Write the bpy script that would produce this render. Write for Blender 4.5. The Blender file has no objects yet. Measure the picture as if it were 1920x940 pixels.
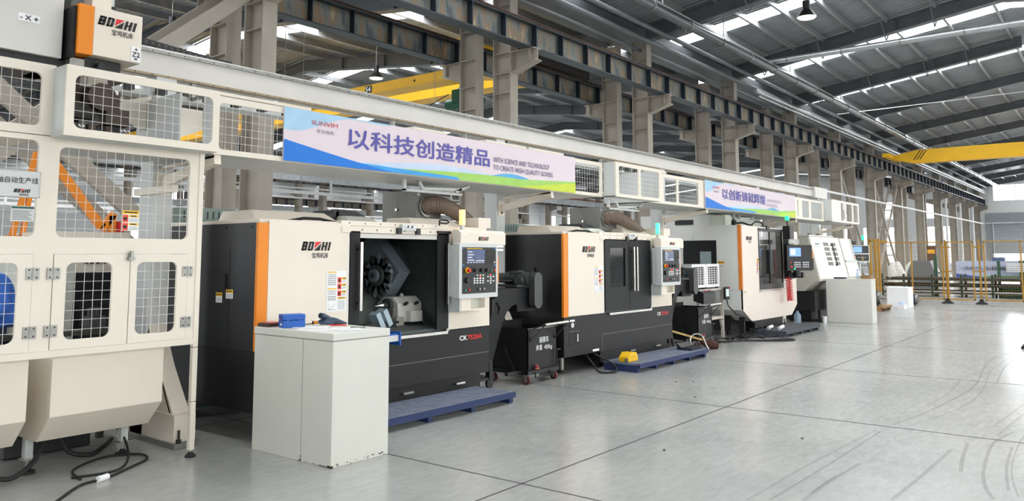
import bpy, bmesh, math, random
from mathutils import Vector, Matrix, Euler
from mathutils.geometry import tessellate_polygon
random.seed(7)
S = bpy.context.scene
COL = S.collection
PI = math.pi
# ------------------------------------------------------------------ camera
cd = bpy.data.cameras.new('camera'); cam = bpy.data.objects.new('camera', cd); COL.objects.link(cam)
F_PX, CY = 1472.95, 338.56
cd.sensor_fit = 'HORIZONTAL'; cd.sensor_width = 36.0; cd.lens = F_PX / 1920 * 36.0
cd.shift_y = (CY - 470.0) / 1920.0
cd.clip_start = 0.05; cd.clip_end = 400
pitch, yaw = 0.0963337, 0.9072477
cam.location = (0, 0, 1.57)
cam.rotation_euler = (PI / 2 + pitch, 0.0014, -yaw)
S.camera = cam
# ------------------------------------------------------------------ colour management
S.view_settings.view_transform = 'Standard'; S.view_settings.look = 'None'
S.view_settings.exposure = -0.10; S.view_settings.gamma = 1.0
S.view_settings.use_curve_mapping = False
S.cycles.max_bounces = 7; S.cycles.diffuse_bounces = 4; S.cycles.glossy_bounces = 4
S.cycles.transparent_max_bounces = 24; S.cycles.transmission_bounces = 4
S.cycles.use_denoising = True
S.cycles.sample_clamp_indirect = 6.0
S.cycles.caustics_reflective = False; S.cycles.caustics_refractive = False
# ------------------------------------------------------------------ sky: bright overcast day
W = bpy.data.worlds.new('overcast_sky'); S.world = W; W.use_nodes = True
nt = W.node_tree; nt.nodes.clear()
wo = nt.nodes.new('ShaderNodeOutputWorld'); bg = nt.nodes.new('ShaderNodeBackground')
tc = nt.nodes.new('ShaderNodeTexCoord'); sx = nt.nodes.new('ShaderNodeSeparateXYZ'); rp = nt.nodes.new('ShaderNodeValToRGB')
nt.links.new(tc.outputs['Generated'], sx.inputs[0]); nt.links.new(sx.outputs['Z'], rp.inputs[0])
rp.color_ramp.elements[0].position = 0.0; rp.color_ramp.elements[0].color = (0.30, 0.31, 0.31, 1)
rp.color_ramp.elements[1].position = 0.03; rp.color_ramp.elements[1].color = (0.95, 0.975, 1.0, 1)
nt.links.new(rp.outputs[0], bg.inputs[0]); bg.inputs[1].default_value = 5.5
nt.links.new(bg.outputs[0], wo.inputs[0])

def area_light(name, loc, rot, sx_, sy_, watts, col=(1, 1, 1), spread=PI):
    l = bpy.data.lights.new(name, 'AREA'); l.shape = 'RECTANGLE'; l.size = sx_; l.size_y = sy_
    l.energy = watts; l.color = col; l.spread = spread
    o = bpy.data.objects.new(name, l); COL.objects.link(o); o.location = loc; o.rotation_euler = rot
    return o
# daylight of the tall windows along the side wall behind the camera, and two added fill lamps at the near end
area_light('side_window_daylight', (27, -6.0, 3.1), (math.radians(90), 0, 0), 70, 3.0, 800, (1.0, 0.92, 0.82))
area_light('near_end_fill', (-11.9, 3.0, 3.0), (0, math.radians(-90), 0), 2.8, 5.0, 60, (0.90, 0.96, 1.0))  # added fill lamp for the sides that face the near end
area_light('second_bay_fill', (-11.9, 19.0, 3.6), (0, math.radians(-90), 0), 5.0, 12.0, 450, (0.94, 0.97, 1.0))  # added fill to brighten the deeper sides facing the near end
area_light('far_clerestory_daylight', (78.9, 1.7, 6.97), (0, math.radians(90), 0), 1.3, 14.0, 900, (0.95, 0.98, 1.0))
# daylight entering through each rooflight strip (placed on the outside of the pane)
PITCH = 6.0
def roof_z(y):                       # underside height of the roof sheeting across the bays
    if y <= 2.4: return 8.05 + .14 * 7.6 - .14 * (2.4 - y)
    if y <= 10.7: return 8.05 + .14 * (10 - y)
    if y <= 25: return 8.0 + .10 * (y - 11)
    if y <= 39.8: return 9.4 - .10 * (y - 25)
    if y <= 49: return 7.9 + .10 * (y - 39.8)
    return 8.82 - .10 * (y - 49)
STRIPS = [0.99 + PITCH * k for k in range(0, 13)]
def strip_light(xc, y0, y1, w, watts):
    yc = (y0 + y1) / 2; z0, z1 = roof_z(y0), roof_z(y1)
    sl = math.atan2(z1 - z0, y1 - y0)
    area_light('rooflight_daylight', (xc, yc, (z0 + z1) / 2 + .12), (sl, 0, 0), w, (y1 - y0) * .96, watts, (0.93, 0.97, 1.0))
for k in range(1, 13):
    xs = 3.4 + PITCH * k - PITCH
    strip_light(xs, 2.5, 9.6, .8, 380)
    if k % 2 == 0: strip_light(xs, -5.0, 2.3, .8, 380)
    if k <= 9:
        strip_light(xs, 12.2, 24.8, .8, 640)
        if k % 2: strip_light(xs, 25.2, 38.0, .8, 640)
# ------------------------------------------------------------------ materials
MATS = {}
def srgb(c):
    return tuple((x / 12.92 if x <= .04045 else ((x + .055) / 1.055) ** 2.4) for x in [v / 255 for v in c])
def mat(name, rgb, rough=.5, metal=0.0, var=.06, scale=6.0, bump=0.0, bscale=40.0, emit=None, estr=0.0, coat=0.0, spec=None, trans=None):
    if name in MATS: return MATS[name]
    m = bpy.data.materials.new(name); m.use_nodes = True; n = m.node_tree; L = n.links
    b = n.nodes['Principled BSDF']; c = srgb(rgb)
    co = n.nodes.new('ShaderNodeTexCoord'); no = n.nodes.new('ShaderNodeTexNoise'); no.inputs['Scale'].default_value = scale
    no.inputs['Detail'].default_value = 4
    L.new(co.outputs['Object'], no.inputs['Vector'])
    r = n.nodes.new('ShaderNodeValToRGB'); L.new(no.outputs['Fac'], r.inputs[0])
    r.color_ramp.elements[0].position = .3; r.color_ramp.elements[1].position = .7
    r.color_ramp.elements[0].color = (*[max(0, x * (1 - var)) for x in c], 1)
    r.color_ramp.elements[1].color = (*[min(1, x * (1 + var)) for x in c], 1)
    L.new(r.outputs[0], b.inputs['Base Color'])
    b.inputs['Roughness'].default_value = rough; b.inputs['Metallic'].default_value = metal
    if spec is not None: b.inputs['Specular IOR Level'].default_value = spec
    if coat: b.inputs['Coat Weight'].default_value = coat; b.inputs['Coat Roughness'].default_value = .12
    if emit: b.inputs['Emission Color'].default_value = (*srgb(emit), 1); b.inputs['Emission Strength'].default_value = estr
    if trans is not None: b.inputs['Alpha'].default_value = trans
    if bump:
        nb = n.nodes.new('ShaderNodeTexNoise'); nb.inputs['Scale'].default_value = bscale; nb.inputs['Detail'].default_value = 3
        L.new(co.outputs['Object'], nb.inputs['Vector'])
        bp = n.nodes.new('ShaderNodeBump'); bp.inputs['Strength'].default_value = bump; bp.inputs['Distance'].default_value = .01
        L.new(nb.outputs['Fac'], bp.inputs['Height']); L.new(bp.outputs[0], b.inputs['Normal'])
    MATS[name] = m; return m
M_cream = mat('cream_powder_coat', (231, 221, 206), .42, var=.015, scale=3)
M_cream2 = mat('cream_cage_paint', (230, 222, 207), .4, var=.015, scale=3)
M_ltgrey = mat('light_grey_paint', (204, 207, 205), .42, var=.02, scale=3)
M_black = mat('black_textured_paint', (22, 23, 25), .5, var=.12, scale=5, bump=.12, bscale=300, spec=.3)
M_black2 = mat('charcoal_textured_paint', (26, 26, 27), .5, var=.08, scale=5, bump=.12, bscale=300, spec=.35)
M_dark = mat('near_black_plastic', (22, 23, 25), .45, var=.1)
M_orange = mat('orange_paint', (232, 134, 2), .42, var=.02)
M_steel = mat('brushed_stainless', (205, 203, 198), .28, 1.0, var=.05, scale=20)
M_zinc = mat('zinc_plate', (150, 150, 145), .38, .8, var=.1, scale=20)
M_galv = mat('galvanised_duct', (186, 190, 192), .33, .75, var=.10, scale=3)
M_iron = mat('dark_iron', (52, 50, 48), .6, .3, var=.2, scale=14)
M_seam = mat('seam_line_grey', (120, 120, 116), .6)  # mid grey for seam lines, bolt heads and fine print
M_yellow = mat('yellow_paint', (240, 190, 20), .42, var=.04)
M_craney = mat('crane_yellow', (236, 182, 18), .45, var=.05, scale=2)
M_fence = mat('fence_ochre_paint', (172, 128, 44), .45, var=.06)
M_blue = mat('blue_painted_timber', (34, 50, 92), .6, var=.12, scale=9, bump=.3, bscale=60)
M_bluebox = mat('blue_plastic_case', (18, 88, 176), .4, var=.04, bump=.2, bscale=90)
M_red = mat('red_plastic', (215, 32, 28), .4)
M_green = mat('machine_green', (22, 84, 66), .45, var=.08)
M_gbox = mat('grey_green_sheet', (104, 122, 116), .45, var=.03)
M_mist = mat('grey_green_housing', (206, 208, 198), .5, var=.02, bump=.1, bscale=200)
M_white = mat('white_paper', (240, 240, 240), .7, var=.02)
M_ink = mat('black_ink', (26, 26, 28), .6)
M_rub = mat('black_rubber', (24, 24, 25), .65)
M_conc = mat('column_grey_paint', (166, 158, 146), .6, var=.09, scale=2.2, bump=.15, bscale=20)
M_beam = mat('gantry_beam_paint', (214, 211, 205), .45, var=.05, scale=2.5)
M_wood = mat('raw_timber', (150, 116, 78), .7, var=.18, scale=7, bump=.3, bscale=50)
M_card = mat('brown_cardboard', (150, 116, 84), .8, var=.06)
M_roofsteel = mat('rafter_grey_paint', (96, 100, 104), .5, var=.08, scale=2)
M_purlin = mat('galvanised_purlin', (164, 166, 168), .4, .45, var=.12, scale=4)
M_red2 = mat('conductor_rail_red', (150, 62, 56), .5, var=.1)
M_screen = mat('lcd_screen', (60, 74, 110), .2, var=.3, scale=30, emit=(60, 74, 110), estr=.35)
M_screen2 = mat('lcd_screen_blue', (90, 130, 220), .2, var=.1, scale=30, emit=(110, 150, 245), estr=1.1)
M_lampgreen = mat('green_signal_lamp', (90, 240, 190), .3, emit=(60, 235, 170), estr=1.5)
M_lampgreen2 = mat('bright_green_beacon', (40, 240, 120), .3, emit=(20, 230, 110), estr=4)
M_lamporange = mat('amber_signal_lamp', (255, 205, 140), .3, var=.15, scale=60, emit=(255, 190, 110), estr=1.1)
M_violet = mat('banner_violet_ink', (88, 84, 164), .6)
M_bannerbg = mat('banner_pale_vinyl', (224, 210, 217), .55, var=.01)
M_bblue = mat('banner_blue_print', (10, 118, 214), .55)
M_bsky = mat('banner_sky_print', (166, 204, 230), .55)
M_blblue = mat('banner_pale_blue_print', (196, 212, 234), .55)
M_bgreen = mat('banner_green_print', (160, 206, 100), .55)
M_bylw = mat('banner_lime_print', (200, 216, 66), .55)
M_skin = mat('skin', (205, 150, 122), .55)
M_hair = mat('black_hair', (24, 20, 18), .6)
M_shirt = mat('blue_work_jacket', (62, 116, 214), .8, var=.1, scale=9, bump=.4, bscale=18)
M_navy = mat('navy_trousers', (30, 38, 62), .8)
M_hose = mat('translucent_brown_hose', (112, 96, 84), .45, var=.1)

def glass_mat(name, rgb, alpha, rough=.06):
    if name in MATS: return MATS[name]
    m = bpy.data.materials.new(name); m.use_nodes = True; n = m.node_tree; n.nodes.clear(); L = n.links
    o = n.nodes.new('ShaderNodeOutputMaterial'); mx = n.nodes.new('ShaderNodeMixShader')
    t = n.nodes.new('ShaderNodeBsdfTransparent'); p = n.nodes.new('ShaderNodeBsdfPrincipled')
    no = n.nodes.new('ShaderNodeTexNoise'); no.inputs['Scale'].default_value = 3
    mr = n.nodes.new('ShaderNodeMapRange'); mr.inputs[3].default_value = alpha * .9; mr.inputs[4].default_value = min(1, alpha * 1.1)
    L.new(no.outputs['Fac'], mr.inputs[0]); L.new(mr.outputs[0], mx.inputs[0])
    p.inputs['Base Color'].default_value = (*srgb(rgb), 1); p.inputs['Roughness'].default_value = rough
    L.new(t.outputs[0], mx.inputs[1]); L.new(p.outputs[0], mx.inputs[2]); L.new(mx.outputs[0], o.inputs[0])
    MATS[name] = m; return m
G_pane = glass_mat('window_glass', (225, 235, 240), .10)
G_roof = glass_mat('rooflight_sheet', (235, 240, 242), .18, .4)
G_dark = glass_mat('smoked_machine_glass', (22, 26, 30), .55)
G_clear = glass_mat('clear_plastic', (180, 205, 225), .45, .1)

def floor_material():
    m = bpy.data.materials.new('polished_concrete'); m.use_nodes = True; n = m.node_tree; L = n.links
    b = n.nodes['Principled BSDF']; co = n.nodes.new('ShaderNodeTexCoord')
    def noise(sc, det, vec=None, dist=0):
        q = n.nodes.new('ShaderNodeTexNoise'); q.inputs['Scale'].default_value = sc; q.inputs['Detail'].default_value = det
        q.inputs['Distortion'].default_value = dist
        L.new(vec or co.outputs['Object'], q.inputs['Vector']); return q
    mp = n.nodes.new('ShaderNodeMapping'); mp.inputs['Scale'].default_value = (1.0, 2.6, 1); mp.inputs['Rotation'].default_value = (0, 0, .5)
    L.new(co.outputs['Object'], mp.inputs[0])
    a = noise(.7, 6); c = noise(7, 10, mp.outputs[0], .8); d = noise(.22, 3)
    r1 = n.nodes.new('ShaderNodeValToRGB'); L.new(a.outputs['Fac'], r1.inputs[0])
    r1.color_ramp.elements[0].position = .3; r1.color_ramp.elements[1].position = .72
    r1.color_ramp.elements[0].color = (*srgb((160, 161, 158)), 1); r1.color_ramp.elements[1].color = (*srgb((180, 179, 174)), 1)
    r2 = n.nodes.new('ShaderNodeValToRGB'); L.new(c.outputs['Fac'], r2.inputs[0])
    r2.color_ramp.elements[0].position = .3; r2.color_ramp.elements[1].position = .75
    r2.color_ramp.elements[0].color = (.85, .85, .85, 1); r2.color_ramp.elements[1].color = (1.03, 1.03, 1.03, 1)
    mx = n.nodes.new('ShaderNodeMix'); mx.data_type = 'RGBA'; mx.blend_type = 'MULTIPLY'; mx.inputs[0].default_value = .8
    L.new(r1.outputs[0], mx.inputs[6]); L.new(r2.outputs[0], mx.inputs[7])
    L.new(mx.outputs[2], b.inputs['Base Color'])
    mr = n.nodes.new('ShaderNodeMapRange'); mr.inputs[3].default_value = .14; mr.inputs[4].default_value = .30
    L.new(c.outputs['Fac'], mr.inputs[0]); L.new(mr.outputs[0], b.inputs['Roughness'])
    bp = n.nodes.new('ShaderNodeBump'); bp.inputs['Strength'].default_value = .10; bp.inputs['Distance'].default_value = .02
    L.new(d.outputs['Fac'], bp.inputs['Height']); L.new(bp.outputs[0], b.inputs['Normal'])
    b.inputs['Specular IOR Level'].default_value = .6
    return m
M_floor = floor_material()

def girder_material():     # weathered mill steel: bluish grey with rust-brown and pale patches
    m = bpy.data.materials.new('weathered_girder_web'); m.use_nodes = True; n = m.node_tree; L = n.links
    b = n.nodes['Principled BSDF']; co = n.nodes.new('ShaderNodeTexCoord'); mp = n.nodes.new('ShaderNodeMapping')
    mp.inputs['Scale'].default_value = (3.0, 1, .8); L.new(co.outputs['Object'], mp.inputs[0])
    a = n.nodes.new('ShaderNodeTexNoise'); a.inputs['Scale'].default_value = 1.6; a.inputs['Detail'].default_value = 8
    L.new(mp.outputs[0], a.inputs['Vector'])
    r = n.nodes.new('ShaderNodeValToRGB'); L.new(a.outputs['Fac'], r.inputs[0]); e = r.color_ramp.elements
    e[0].position = .34; e[0].color = (*srgb((78, 88, 94)), 1); e[1].position = .72; e[1].color = (*srgb((186, 176, 150)), 1)
    x = e.new(.48); x.color = (*srgb((128, 130, 124)), 1); x = e.new(.58); x.color = (*srgb((140, 116, 90)), 1)
    L.new(r.outputs[0], b.inputs['Base Color']); b.inputs['Metallic'].default_value = .35; b.inputs['Roughness'].default_value = .42
    return m
M_web = girder_material()
M_flange = mat('girder_flange_steel', (66, 74, 80), .5, .3, var=.12, scale=4)
M_stiff = mat('girder_stiffener_steel', (34, 46, 58), .55, .2, var=.1)

# ------------------------------------------------------------------ mesh helpers
class MB:
    def __init__(s): s.v = []; s.f = []; s.m = []; s.mats = []
    def mi(s, m):
        if m is None: return 0
        if m not in s.mats: s.mats.append(m)
        return s.mats.index(m)
    def add(s, verts, faces, m=None):
        o = len(s.v); k = s.mi(m); s.v += [tuple(p) for p in verts]
        for f in faces: s.f.append(tuple(i + o for i in f)); s.m.append(k)
        return s
    def box(s, x0, x1, y0, y1, z0, z1, m=None, rot=None, piv=None):
        v = [(x, y, z) for x in (x0, x1) for y in (y0, y1) for z in (z0, z1)]
        if rot is not None:
            c = Vector(piv) if piv else Vector(((x0 + x1) / 2, (y0 + y1) / 2, (z0 + z1) / 2)); R = Euler(rot).to_matrix()
            v = [R @ (Vector(p) - c) + c for p in v]
        return s.add(v, [(0, 1, 3, 2), (4, 6, 7, 5), (0, 4, 5, 1), (2, 3, 7, 6), (0, 2, 6, 4), (1, 5, 7, 3)], m)
    def prism(s, pts, ax, a, b, m=None, holes=()):   # pts: 2-D loop; ax: axis of extrusion ('x': (y,z), 'y': (x,z), 'z': (x,y))
        def P(p, t): return {'x': (t, p[0], p[1]), 'y': (p[0], t, p[1]), 'z': (p[0], p[1], t)}[ax]
        loops = [list(pts)] + [list(h) for h in holes]
        flat = [p for l in loops for p in l]; n = len(flat)
        tri = tessellate_polygon([[Vector((p[0], p[1], 0)) for p in l] for l in loops])
        v = [P(p, a) for p in flat] + [P(p, b) for p in flat]
        f = [tuple(t) for t in tri] + [tuple(i + n for i in reversed(t)) for t in tri]
        o = 0
        for l in loops:
            k = len(l)
            for i in range(k):
                j = (i + 1) % k; f.append((o + i, o + j, o + j + n, o + i + n))
            o += k
        return s.add(v, f, m)
    def bar(s, p, q, w, h, m=None, up=(0, 0, 1)):     # rectangular bar between two points
        p, q = Vector(p), Vector(q); d = (q - p).normalized(); u = Vector(up)
        if abs(d.dot(u)) > .98: u = Vector((0, 1, 0))
        a = d.cross(u).normalized() * w / 2; b = a.cross(d).normalized() * h / 2
        v = [c + i * a + j * b for c in (p, q) for i, j in ((-1, -1), (1, -1), (1, 1), (-1, 1))]
        return s.add(v, [(0, 1, 2, 3), (7, 6, 5, 4), (0, 4, 5, 1), (1, 5, 6, 2), (2, 6, 7, 3), (3, 7, 4, 0)], m)
    def tube(s, pts, r, m=None, n=8, cap=True, closed=False):
        pts = [Vector(p) for p in pts]; N = len(pts); rs = r if isinstance(r, (list, tuple)) else [r] * N
        v = []; prev = None
        for i, p in enumerate(pts):
            if closed: d = (pts[(i + 1) % N] - pts[i - 1])
            else: d = (pts[min(i + 1, N - 1)] - pts[max(i - 1, 0)])
            d.normalize()
            if prev is None:
                prev = d.orthogonal().normalized()
            a = (prev - d * prev.dot(d));
            if a.length < 1e-6: a = d.orthogonal()
            a.normalize(); prev = a; b = d.cross(a)
            for k in range(n):
                t = 2 * PI * k / n; v.append(p + rs[i] * (math.cos(t) * a + math.sin(t) * b))
        f = []
        for i in range(N if closed else N - 1):
            i2 = (i + 1) % N
            for k in range(n):
                k2 = (k + 1) % n; f.append((i * n + k, i * n + k2, i2 * n + k2, i2 * n + k))
        if cap and not closed: f.append(tuple(reversed(range(n)))); f.append(tuple((N - 1) * n + k for k in range(n)))
        return s.add(v, f, m)
    def cyl(s, p, q, r, m=None, n=16, r2=None): return s.tube([p, q], [r, r if r2 is None else r2], m, n)
    def text(s, body, o, h=None, w=None, m=None, u=(1, 0, 0), v=(0, 0, 1), bold=0.0, shear=0.0):
        vs, fs, tw, th = text_geo(body, 0.0, shear)
        sh = h / th if h else w / tw; sw = w / tw if w else sh
        o, u, v = Vector(o), Vector(u), Vector(v)
        nrm = u.cross(v).normalized()
        for k, (a, c) in enumerate(((0, 0), (1, 0), (-1, 0), (0, 1), (0, -1)) if bold else ((0, 0),)):
            oo = o + u * (a * bold * sw) + v * (c * bold * sh) + nrm * (.00012 * k)
            s.add([oo + u * (x * sw) + v * (y * sh) for x, y in vs], fs, m)
        return s
    def build(s, name, m=None, parent=None, loc=None, rot=None, smooth=False, bevel=0, label=None):
        me = bpy.data.meshes.new(name); me.from_pydata(s.v, [], s.f)
        if m is not None and not s.mats: s.mats = [m]
        for k in s.mats: me.materials.append(k)
        if len(s.mats) > 1: me.polygons.foreach_set('material_index', s.m)
        me.update()
        bm = bmesh.new(); bm.from_mesh(me)
        if not s.flat: bmesh.ops.recalc_face_normals(bm, faces=bm.faces)
        if smooth:
            for f in bm.faces: f.smooth = True
            for e in bm.edges:
                if len(e.link_faces) == 2 and e.calc_face_angle(0) > .7: e.smooth = False
        bm.to_mesh(me); bm.free()
        o = bpy.data.objects.new(name, me); COL.objects.link(o)
        if parent is not None: o.parent = parent
        if loc: o.location = loc
        if rot: o.rotation_euler = rot
        if bevel:
            b = o.modifiers.new('bevel', 'BEVEL'); b.width = bevel; b.segments = 2; b.limit_method = 'ANGLE'
        if label: o['label'] = label
        return o
    flat = False
TEXTS = {}
def text_geo(body, bold, shear):
    key = (body, bold, shear)
    if key in TEXTS: return TEXTS[key]
    c = bpy.data.curves.new('t', 'FONT'); c.body = body; c.size = 1; c.offset = bold; c.shear = shear; c.resolution_u = 3
    c.space_line = 1.15
    o = bpy.data.objects.new('t', c); COL.objects.link(o)
    dg = bpy.context.evaluated_depsgraph_get(); ev = o.evaluated_get(dg); me = ev.to_mesh()
    vs = [(v.co.x, v.co.y) for v in me.vertices]; fs = [tuple(p.vertices) for p in me.polygons]
    ev.to_mesh_clear(); bpy.data.objects.remove(o); bpy.data.curves.remove(c)
    x0 = min(p[0] for p in vs); y0 = min(p[1] for p in vs); x1 = max(p[0] for p in vs); y1 = max(p[1] for p in vs)
    vs = [(x - x0, y - y0) for x, y in vs]
    TEXTS[key] = (vs, fs, x1 - x0, y1 - y0); return TEXTS[key]
def rrect(x0, x1, y0, y1, r, n=5):
    pts = []
    for cx, cy, a in ((x1 - r, y0 + r, -90), (x1 - r, y1 - r, 0), (x0 + r, y1 - r, 90), (x0 + r, y0 + r, 180)):
        for k in range(n + 1):
            t = math.radians(a + 90 * k / n); pts.append((cx + r * math.cos(t), cy + r * math.sin(t)))
    return pts
def rect(x0, x1, y0, y1): return [(x0, y0), (x1, y0), (x1, y1), (x0, y1)]
def thing(name, label, cat, loc=(0, 0, 0), rz=0.0, group=None, kind=None):
    o = bpy.data.objects.new(name, None); COL.objects.link(o); o.empty_display_size = .1
    o.location = loc; o.rotation_euler = (0, 0, rz); return tag(o, label, cat, group, kind)
def tag(o, label=None, cat=None, group=None, kind=None):
    if label: o['label'] = label
    if cat: o['category'] = cat
    if group: o['group'] = group
    if kind: o['kind'] = kind
    return o
def struct(o): o['kind'] = 'structure'; return o
KIDS = {}
def tree(o):
    return [(c, tree(c)) for c in COL.objects if c.parent is o]
def copy_tree(o, tr, parent=None):
    c = o.copy(); COL.objects.link(c)
    if parent is not None: c.parent = parent
    for ch, sub in tr: copy_tree(ch, sub, c)
    return c
ORD = ['first', 'second', 'third', 'fourth', 'fifth', 'sixth', 'seventh', 'eighth', 'ninth', 'tenth', 'eleventh', 'twelfth', 'thirteenth', 'fourteenth', 'fifteenth', 'sixteenth']
# ================================================================== SETTING
b = MB(); b.box(-12, 79.3, -6.0, 57.3, -.3, 0); struct(b.build('floor', M_floor))
# saw-cut joints in the slab and rubber tyre marks
M_joint = mat('saw_cut_joint', (70, 70, 69), .8)
b = MB()
for y in (-3.6, -.1, 3.41, 6.9): b.box(-12, 79, y - .007, y + .007, .0008, .0016)
for k in range(-3, 21): b.box(4.47 + 3.52 * k - .007, 4.47 + 3.52 * k + .007, -6, 9.5, .0008, .0016)
struct(b.build('trim_1', M_joint))
M_tyre = glass_mat('tyre_mark_rubber', (112, 106, 106), .20, .5)
def ribbon(b, pts, w, z):
    pts = [Vector((p[0], p[1], z)) for p in pts]; v = []; f = []
    for i, p in enumerate(pts):
        d = (pts[min(i + 1, len(pts) - 1)] - pts[max(i - 1, 0)]).normalized(); nrm = Vector((-d.y, d.x, 0)) * w / 2
        v += [p + nrm, p - nrm]
        if i: f.append((2 * i - 2, 2 * i - 1, 2 * i + 1, 2 * i))
    b.add(v, f)
def arc(cx, cy, r, a0, a1, n=26): return [(cx + r * math.cos(math.radians(a0 + (a1 - a0) * k / n)), cy + r * math.sin(math.radians(a0 + (a1 - a0) * k / n))) for k in range(n + 1)]
b = MB(); b.flat = True
i = 0
MARKS = [[(5.06, 2.04), (6.31, 1.99), (7.79, 1.89)], [(5.15, 1.92), (6.27, 1.88), (7.7, 1.85)], [(5.28, 1.75), (5.88, 1.74), (6.45, 1.7)], [(5.46, 1.76), (6.02, 1.75)], [(6.04, 0.78), (6.35, 0.87), (6.87, 0.94), (7.83, 0.99), (8.44, 0.9)], [(6.19, 0.66), (6.59, 0.73), (7.15, 0.79), (7.96, 0.82), (8.34, 0.81)], [(6.32, 0.73), (6.98, 0.81), (7.74, 0.85)], [(6.67, 1.06), (7.07, 1.11), (7.69, 1.16)], [(9.4, 1.77), (10.31, 1.72), (11.42, 1.77)], [(8.07, 1.83), (8.84, 1.71), (10.22, 1.59), (11.24, 1.57), (13.15, 1.71), (14.42, 1.72), (14.95, 1.59)], [(8.51, 1.61), (9.48, 1.46), (10.72, 1.44), (12.69, 1.58), (14.39, 1.54)], [(11.49, 1.38), (13.32, 1.48), (15.01, 1.41)], [(5.63, 1.3), (6.4, 1.26), (7.34, 1.23)], [(8.53, 1.08), (9.22, 1.03), (10.18, 0.96)], [(8.13, 1.0), (9.45, 0.92)], [(13.27, 1.74), (13.88, 1.77), (14.59, 1.74)]]
def smooth2(P, n=6):
    P = [Vector((x, y, 0)) for x, y in P]; out = []
    for j in range(len(P) - 1):
        p0, p1, p2, p3 = P[max(j - 1, 0)], P[j], P[j + 1], P[min(j + 2, len(P) - 1)]
        for k in range(n):
            q_ = k / n; v = .5 * ((2 * p1) + (p2 - p0) * q_ + (2 * p0 - 5 * p1 + 4 * p2 - p3) * q_ * q_ + (3 * p1 - p0 - 3 * p2 + p3) * q_ ** 3); out.append((v.x, v.y))
    return out + [(P[-1].x, P[-1].y)]
for j, pts in enumerate(MARKS):
    pts = smooth2(pts); w = (.012, .02, .028, .015, .024)[j % 5]
    ribbon(b, pts, w, .002 + .0003 * i); i += 1
struct(b.build('trim_2', M_tyre))
# walls
M_wall = mat('wall_sheet_white', (238, 240, 240), .6, var=.02)
M_walld = mat('grey_lintel_panel', (150, 156, 162), .6)
def wall_with_windows(name, axis, pos, a0, a1, z0, z1, holes, m, th=.2):
    hs = [rect(*h) for h in holes]; q = MB()
    q.prism(rect(a0, a1, z0, z1), axis, pos, pos + th, m, hs); return struct(q.build(name))
WN = [0]
def window(axis, pos, h, nx, nz):
    WN[0] += 1; a0, a1, z0, z1 = h; q = MB(); t = .05
    def bx(u0, u1, w0, w1):
        if axis == 'x': q.box(pos + .05, pos + .12, u0, u1, w0, w1)
        else: q.box(u0, u1, pos + .05, pos + .12, w0, w1)
    for k in range(nx + 1): u = a0 + (a1 - a0) * k / nx; bx(max(a0, u - t / 2), min(a1, u + t / 2), z0, z1)
    for k in range(nz + 1): w = z0 + (z1 - z0) * k / nz; bx(a0, a1, max(z0, w - t / 2), min(z1, w + t / 2))
    o = struct(q.build('window_%d' % WN[0], M_white)); g = MB()
    if axis == 'x': g.box(pos + .08, pos + .09, a0, a1, z0, z1)
    else: g.box(a0, a1, pos + .08, pos + .09, z0, z1)
    g.build('pane', G_pane, o); return o
end_low = [(y, y + 1.25, .9, 4.2) for y in (11.9, 13.35, 16.6, 18.4, 20.6, 23.0, 26.0, 29.0, 32.0, 35.0, 42.5, 45.0, 47.5, 50.0, 52.5, 55.0)]
end_up = [(y, y + 1.25, 4.9, 6.6) for y in (13.35, 17.0, 20.6, 23.0, 26.0, 29.0, 32.0, 42.5, 45.0, 47.5, 50.0, 52.5, 55.0)]
clere = [(-5.6, 8.95, 6.28, 7.66)]
door_h = [(1.0, 9.15, 0.0, 4.4)]
wall_with_windows('wall_far_end', 'x', 79.0, -6, 57.3, 0, 9.6, end_low + end_up + clere + door_h, M_wall)
for h in end_low: window('x', 79.0, h, 1, 4)
for h in end_up: window('x', 79.0, h, 1, 2)
window('x', 79.0, clere[0], 9, 1)
side = [(x, x + 4.4, 1.0, 4.6) for x in range(28, 76, 6)]
side2 = [(x, x + 4.4, 5.6, 6.8) for x in range(28, 76, 6)]
wall_with_windows('wall_back_side', 'y', 57.3, -12, 79.2, 0, 8.2, side + side2, M_wall)
for h in side: window('y', 57.3, h, 4, 4)
for h in side2[::2]: window('y', 57.3, h, 4, 1)
wall_with_windows('wall_near_end', 'x', -12.2, -6, 57.5, 0, 9.6, [(0.5, 5.5, 1.6, 4.4), (13.0, 25.0, 1.1, 6.1)], M_wall)  # both openings are made up to suit the two near-end fill lamps
wall_with_windows('wall_aisle_side', 'y', -6.2, -12, 79, 0, 9.6, [(x, x + 4.2, 1.6, 4.6) for x in range(-9, 75, 6)], M_wall)
# roller door of the far end: half-raised shutter, lintel and frame
q = MB(); n = 34
for k in range(n):
    z = 1.75 + 2.65 * k / n; q.prism([(78.9, z), (78.95, z + .005), (78.96, z + .04), (78.9, z + .075), (78.98, z + .07), (78.98, z)], 'y', 1.0, 9.15)
dr = struct(q.build('door_1', mat('shutter_slats', (186, 192, 198), .5, .2, var=.04)))
q = MB(); q.box(78.85, 78.98, .8, 9.6, 4.42, 5.22); q.box(78.8, 78.98, 9.15, 9.6, 0, 4.42); struct(q.build('trim_3', M_walld))
q = MB(); q.cyl((78.7, 0, 4.35), (78.7, 9.6, 4.35), .035); q.cyl((78.7, 9.05, 4.35), (78.7, 9.05, 1.2), .035); struct(q.build('trim_4', M_white))
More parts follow.
